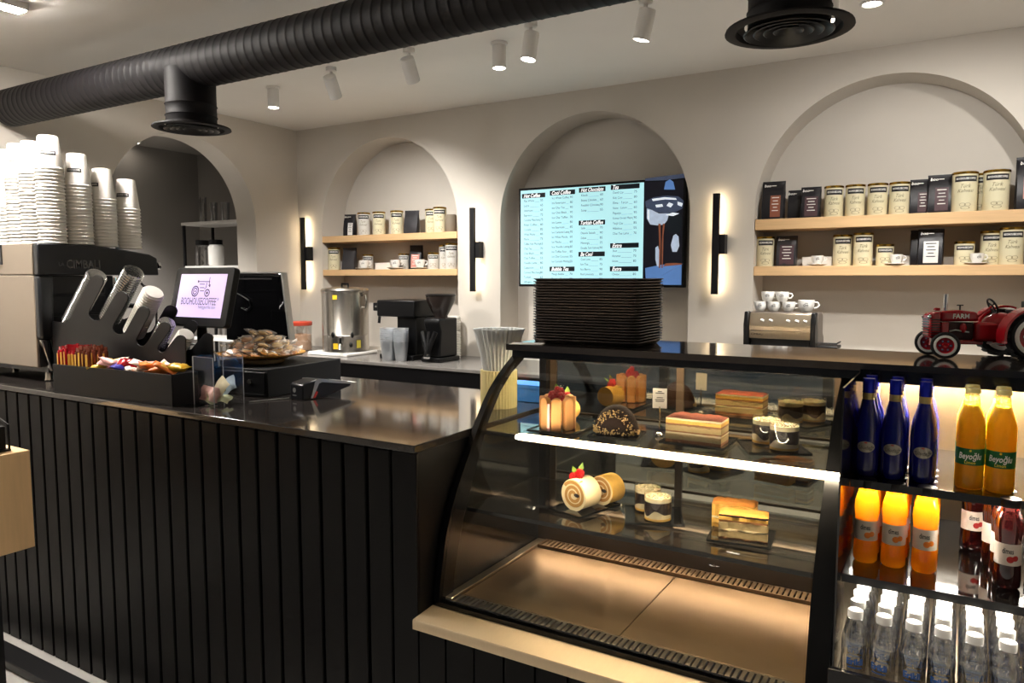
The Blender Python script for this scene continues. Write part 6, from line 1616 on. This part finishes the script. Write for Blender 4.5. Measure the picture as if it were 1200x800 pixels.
MB().box(0.195, 0.240, -0.024, 0.024, 0.125, 0.132).box(0.236, 0.242, -0.024, 0.024, 0.132, 0.155).build('seat', m_metal_black, tr, bevel=0.003)
flat_text(MB(), 'FARM', 0.062, -0.0236, 0.1135, 0.018, width=0.042, bold=0.02).build('lettering', m_print_white, tr, smooth=0)
MB().ell((-0.018, -0.020, 0.112), (0.006, 0.006, 0.006), 12, 8).build('headlamp', m_chrome, tr)
MB().ell((-0.018, 0.020, 0.112), (0.006, 0.006, 0.006), 12, 8).build('headlamp', m_chrome, tr)
MB().box(0.125, 0.165, -0.060, -0.034, 0.040, 0.044).build('step_plate', m_silver, tr)

# ------------------------------------------------------------------ back counter: water boiler, jar, coffee maker, grinder
p = Vector((-3.795, 3.97, BCTR_Z + 0.0005))
bt = thing('base_board', 'white plastic board under the steel water boiler', 'board', (p.x - 0.02, p.y - 0.02, p.z))
MB().box(-0.19, 0.19, -0.15, 0.17, 0, 0.022).build('board', m_white_china, bt, bevel=0.006)
MB().box(-0.19, 0.19, -0.156, -0.1502, 0.002, 0.012).build('front_lip', m_white_china, bt)
u = thing('water_boiler', 'tall stainless steel water boiler with side handles', 'boiler', (p.x, p.y, p.z + 0.0225))
MB().lathe([(0, 0), (0.160, 0), (0.166, 0.004), (0.166, 0.115), (0.168, 0.118), (0.166, 0.121), (0.166, 0.42), (0.170, 0.424), (0.170, 0.430)], 40).build('body', m_steel, u)
MB().lathe([(0.171, 0.4305), (0.172, 0.436), (0.160, 0.450), (0.05, 0.462), (0, 0.463)], 40).build('lid', m_steel, u)
MB().tube([(-0.03, 0, 0.462), (-0.03, 0, 0.482), (0.03, 0, 0.482), (0.03, 0, 0.462)], 0.007, 8).build('lid_knob', m_plastic_black, u)
for s in (-1, 1):
    MB().tube([(s * 0.165, 0, 0.40), (s * 0.195, 0, 0.405), (s * 0.205, 0, 0.36), (s * 0.195, 0, 0.315), (s * 0.165, 0, 0.32)], 0.006, 8).build('side_handle', m_steel, u)
    MB().box(s * 0.17 - 0.012, s * 0.17 + 0.012, -0.018, 0.018, 0.408, 0.422).build('lid_clamp', m_steel, u)
cd_ = Vector((0.55, -0.835)).normalized()
tx_, ty_ = cd_.x * 0.166, cd_.y * 0.166
tp = MB().tube([(tx_, ty_, 0.06), (tx_ * 1.35, ty_ * 1.35, 0.06), (tx_ * 1.4, ty_ * 1.4, 0.03)], 0.012, 10).build('tap', m_chrome, u)
MB().tube([(tx_ * 1.25, ty_ * 1.25, 0.07), (tx_ * 1.28, ty_ * 1.28, 0.11)], 0.009, 8).build('tap_lever', m_plastic_black, tp)
for a in (-1.35, -0.55):
    gx, gy = 0.1685 * math.cos(a), 0.1685 * math.sin(a)
    g = MB().tube([(gx, gy, 0.13), (gx, gy, 0.40)], 0.006, 8).build('sight_glass', m_glass, u)
    MB().ell((gx * 1.02, gy * 1.02, 0.125), (0.012, 0.012, 0.022), 10, 8).build('sight_valve', m_plastic_black, u)
for (a, z0, z1, mt, nm) in ((-1.25, 0.375, 0.405, m_yellow_wrap, 'warning_sticker'), (-1.25, 0.025, 0.065, m_yellow_wrap, 'control_sticker'), (-0.25, 0.03, 0.085, M('lime_sticker', '#b5a63a', 0.5), 'lime_sticker')):
    patch(MB(), 0.1688, z0, z1, a - 0.10, a + 0.10, 5).build(nm, mt, u)
MB().ell((0.168 * math.cos(-0.6), 0.168 * math.sin(-0.6), 0.055), (0.014, 0.014, 0.018), 12, 8).build('thermostat_knob', m_plastic_black, u)
# jar with red lid
j = thing('cookie_jar', 'clear jar with a red lid left of the water boiler', 'jar', (-4.265, 3.98, BCTR_Z + 0.0005))
MB().lathe([(0, 0.002), (0.078, 0), (0.082, 0.005), (0.082, 0.185), (0.076, 0.195)], 28).build('glass_body', m_glass_far, j)
MB().lathe([(0, 0.005), (0.076, 0.006), (0.077, 0.12), (0, 0.13)], 24).build('contents', m_cookie2, j)
MB().lathe([(0.084, 0.190), (0.086, 0.193), (0.086, 0.215), (0.080, 0.220), (0, 0.220)], 28).build('lid', M('red_plastic_lid', '#b3402c', 0.4), j)
# filter coffee maker
CMY = 3.98
def bx(u, v): q = at(u, v, Y=CMY); return q
x0, x1 = bx(460, 380).x, bx(499, 380).x
cm = thing('coffee_maker', 'black filter coffee maker with glass carafe right of the boiler', 'coffee machine', ((x0 + x1) / 2, CMY, BCTR_Z + 0.0005))
hw = (x1 - x0) / 2; zt = bx(470, 351).z - BCTR_Z
MB().box(-hw, hw, -0.14, 0.14, 0, 0.035).build('base', m_plastic_black, cm, bevel=0.005)
MB().box(-0.02, hw, -0.10, 0.14, 0.0355, zt - 0.1105).build('column', m_plastic_black, cm, bevel=0.005)
MB().box(-hw - 0.01, hw + 0.02, -0.15, 0.14, zt - 0.11, zt).build('brew_head', m_plastic_black, cm, bevel=0.008)
MB().box(-hw - 0.07, -hw - 0.0105, -0.12, -0.04, zt - 0.075, zt - 0.02).build('control_box', m_plastic_black, cm, bevel=0.004)
MB().box(-hw - 0.05, -hw - 0.035, -0.1215, -0.1205, zt - 0.052, zt - 0.040).build('indicator', m_chrome, cm)
MB().tube([(-hw - 0.03, -0.09, zt - 0.075), (-hw - 0.035, -0.10, zt - 0.16)], 0.010, 8).build('lever', m_plastic_black, cm)
MB().lathe([(0, 0.036), (0.062, 0.037), (0.078, 0.06), (0.075, 0.10), (0.05, 0.14), (0.05, 0.155)], 24, (-0.075, -0.06, 0)).build('carafe', m_glass_far, cm)
MB().lathe([(0, 0.038), (0.060, 0.039), (0.073, 0.06), (0, 0.075)], 20, (-0.075, -0.06, 0)).build('coffee_fill', m_choc, cm)
MB().tube([(-0.03, -0.10, 0.145), (0.01, -0.125, 0.14), (0.015, -0.13, 0.09), (-0.02, -0.11, 0.06)], 0.009, 8).build('carafe_handle', m_plastic_black, cm)
for i, (uu, hh2, r2) in enumerate(((455, 0.225, 0.055), (466, 0.215, 0.05))):
    q = at(uu, 400, Y=3.79)
    t = thing('plastic_cup_stack', ['front stack of frosted plastic cups left of the coffee maker', 'rear stack of frosted plastic cups left of the coffee maker'][i], 'cups', (q.x + 0.02 * i, 3.79 + 0.01 * i, BCTR_Z + 0.0005), 0, 'frosted cup stacks')
    cm_me = bpy.data.meshes.get('frost_cup_%d' % i)
    mm = MB().lathe([(r2 * 0.72, 0.0), (r2, 0.13), (r2 * 1.05, 0.132), (r2 * 1.05, 0.137), (r2 * 0.96, 0.137), (r2 * 0.69, 0.004), (0, 0.004)], 22).mesh('frost_cup_%d' % i); mm.materials.append(m_sleeve)
    for k in range(7): link_mesh('cup', mm, t, loc=(0, 0, k * 0.0135))
# grinder
q = bx(520, 400)
gr = thing('coffee_grinder', 'black coffee grinder with a dark bean hopper', 'grinder', (q.x, CMY - 0.03, BCTR_Z + 0.0005))
MB().box(-0.075, 0.075, -0.12, 0.11, 0, 0.03).build('base', m_plastic_black, gr, bevel=0.006)
MB().prism([(-0.10, 0.0305), (-0.085, 0.20), (-0.11, 0.26), (-0.10, 0.285), (0.10, 0.285), (0.10, 0.0305)], -0.062, 0.062, 'x').build('body', m_plastic_black, gr, bevel=0.01)
MB().lathe([(0.045, 0.2855), (0.045, 0.30), (0.060, 0.325), (0.095, 0.40), (0.098, 0.43), (0.092, 0.43), (0.088, 0.40), (0.05, 0.32), (0, 0.31)], 28).build('hopper', M('smoked_hopper', '#2a2320', 0.15, noise=0.1), gr)
MB().lathe([(0.100, 0.4305), (0.102, 0.436), (0.090, 0.444), (0, 0.445)], 28).build('hopper_lid', m_plastic_black, gr)
MB().cyl(0.012, -0.015, 0.0, 14, (0.0, -0.086, 0.27), axis='y').build('chrome_dial', m_chrome, gr)
for (dx, a) in ((-0.055, 0.15), (0.0, 0.0), (0.05, -0.15)):
    h = MB().tube([(dx, -0.125, 0.20), (dx + a * 0.2, -0.140, 0.12), (dx + a * 0.4, -0.150, 0.04)], [0.016, 0.017, 0.019], 10).build('portafilter_handle', m_plastic_black, gr)
    MB().lathe([(0.0, 0.0), (0.014, 0.0), (0.016, 0.012), (0.0, 0.014)], 12, (dx + a * 0.42, -0.152, 0.028)).build('handle_cap', m_chrome, h)
q = bx(531, 395)
lid2 = MB().lathe([(0.045, 0), (0.052, 0.002), (0.052, 0.010), (0.046, 0.012), (0.044, 0.020), (0, 0.021)], 22).mesh('white_lid'); lid2.materials.append(m_lid_white)
for i, (dz, n, uu, lab) in enumerate(((0.0, 17, 531.5, 'tall rear stack of white lids beside the grinder'), (0.0, 11, 530.5, 'lower front stack of white lids beside the grinder'))):
    qq = at(uu, 395, Y=4.22 - 0.12 * i)
    t = thing('lid_stack', lab, 'lids', (qq.x, 4.22 - 0.12 * i, BCTR_Z + 0.0005), 0, 'white lids beside the grinder')
    for k in range(n): link_mesh('lid', lid2, t, loc=(random.uniform(-.001, .001), 0, k * 0.0165))

# ------------------------------------------------------------------ small espresso machine behind the case on the right
EYF = 3.98
e0, e1 = at(876, 380, Y=EYF), at(954, 380, Y=EYF)
es = thing('compact_espresso_machine', 'compact steel fronted espresso machine with cups on top behind the cake case', 'coffee machine', ((e0.x + e1.x) / 2, EYF, BCTR_Z + 0.0005))
hw = (e1.x - e0.x) / 2
zt = at(900, 367, Y=EYF).z - BCTR_Z; zb = at(900, 396.5, Y=EYF).z - BCTR_Z
m_side = M('taupe_side_panel', '#6b625a', 0.4, metal=0.3)
MB().prism([(0.0, zt), (-0.018, zt - 0.05), (-0.022, zt - 0.075), (-0.016, zb), (0.05, zb), (0.05, zt)], -hw + 0.012, hw - 0.012, 'x').build('front_panel', m_steel_h, es, bevel=0.003)
for s in (-1, 1):
    pr = [(-0.03, 0.045), (-0.035, zb - 0.02), (-0.042, zt - 0.06), (-0.024, zt + 0.008), (0.02, zt + 0.008), (0.05, zb), (0.05, 0.045)]
    MB().prism(pr, s * hw - 0.012, s * hw + 0.012, 'x').build('end_cheek', m_plastic_black, es, bevel=0.005)
MB().prism([(0.0505, 0.03), (0.0505, zt + 0.006), (0.17, zt + 0.006), (0.20, zt - 0.01), (0.21, zb + 0.03), (0.25, zb), (0.26, 0.03)], -hw + 0.0, hw + 0.012, 'x').build('rear_body', m_side, es, bevel=0.008)
MB().box(-hw + 0.02, hw - 0.02, 0.0, 0.05, 0.045, zb - 0.001).build('group_bay', m_gap, es)
MB().box(-hw, hw, -0.05, 0.26, 0.012, 0.044).build('drip_base', m_steel, es, bevel=0.004)
for (sx_, sy_) in ((-1, 0.0), (1, 0.0), (-1, 0.2), (1, 0.2)):
    MB().cyl(0.015, 0, 0.0119, 12, (sx_ * (hw - 0.04), sy_, 0)).build('foot', m_plastic_black, es)
MB().box(-hw + 0.02, hw - 0.02, -0.0235, -0.0225, zb + 0.040, zb + 0.043).build('trim_line', m_chrome, es)
for fx in (0.24, 0.37, 0.63, 0.76, 0.88):
    x = -hw + 2 * hw * fx
    k_ = MB().tube([(x - 0.008, -0.014, zt - 0.034), (x + 0.008, -0.020, zt - 0.038)], 0.006, 8).build('switch', m_white_china, es)
    MB().cyl(0.004, -0.016, -0.012, 10, (x, 0, zt - 0.058), axis='y').build('indicator_dot', m_plastic_black, es)
flat_text(MB(), 'CIMBALI', -hw + 0.055, -0.0205, zb + 0.022, 0.016, width=0.06).build('lettering', m_print_black, es, smooth=0)
MB().box(hw + 0.0125, hw + 0.11, 0.02, 0.16, 0.19, 0.205).build('side_tray', m_metal_black, es, bevel=0.003)
MB().tube([(hw + 0.015, 0.02, 0.22), (hw + 0.105, 0.02, 0.22), (hw + 0.105, 0.16, 0.22)], 0.004, 6).build('tray_rail', m_metal_black, es)
EW = Vector((es.location.x, es.location.y, BCTR_Z + 0.001 + zt + 0.007))
cups = [(-0.118, 0.075, 0, 'white espresso cup leftmost of the lower row on the compact machine'), (-0.048, 0.075, 0, 'white espresso cup second of the lower row on the compact machine'), (0.026, 0.075, 0, 'white espresso cup third of the lower row on the compact machine'), (0.112, 0.075, 0, 'larger white cup rightmost on the compact machine'),
        (-0.080, 0.075, 1, 'white espresso cup left of the upper pair on the compact machine'), (-0.008, 0.075, 1, 'white espresso cup right of the upper pair on the compact machine')]
for (dx, dy, lv, lab) in cups:
    s = 0.88 if 'larger' not in lab else 1.05
    cup_set(EW.x + dx, EW.y + dy, EW.z + lv * 0.0518, lab, 'cups on the compact machine', 0.1, saucer=False, s=s)

# ------------------------------------------------------------------ wooden table corner at the lower left
TTZ = 1.05
tc = at(35, 527, Z=TTZ)
wt = thing('high_table', 'pale wood box topped table at the lower left edge', 'table', (tc.x, tc.y, 0))
bz = at(38, 641, X=tc.x).z
MB().box(-0.75, 0.0, -0.62, 0.0, bz, TTZ).build('wood_box_top', m_oak, wt, bevel=0.002)
for (x, y) in ((-0.70, -0.57), (-0.10, -0.57), (-0.70, -0.10), (-0.10, -0.10)):
    MB().box(x - 0.02, x + 0.02, y - 0.02, y + 0.02, 0.03, bz - 0.001).build('leg', m_metal_black, wt)
for y in (-0.57, -0.10):
    MB().box(-0.80, -0.02, y - 0.03, y + 0.03, 0.0, 0.0295).build('floor_bar', m_metal_black, wt, bevel=0.003)
ln = thing('napkin_holder', 'black wire napkin holder at the left picture edge on the wood table', 'napkin holder', (tc.x - 0.10, tc.y - 0.075, TTZ + 0.0005), 0.0)
MB().box(-0.06, 0.06, -0.035, 0.035, 0, 0.006).build('base', m_metal_black, ln)
for y in (-0.032, 0.032):
    MB().tube([(-0.055, y, 0.006), (-0.055, y, 0.09), (0.0, y, 0.105), (0.055, y, 0.09), (0.055, y, 0.006)], 0.004, 6).build('wire_side', m_metal_black, ln)
MB().box(-0.05, 0.05, -0.024, 0.024, 0.0065, 0.085).build('napkins', m_plastic_matte, ln)

fb = thing('floor_rail', 'long black metal bar on the floor in front of the counter base', 'rail', (-3.0, 1.505, 0))
MB().box(-1.2, 0.7, -0.045, 0.045, 0.008, 0.04).build('bar', m_metal_black, fb, bevel=0.004)
for x in (-1.0, -0.3, 0.5):
    MB().cyl(0.02, 0, 0.0079, 12, (x, 0, 0)).build('foot', m_plastic_black, fb)
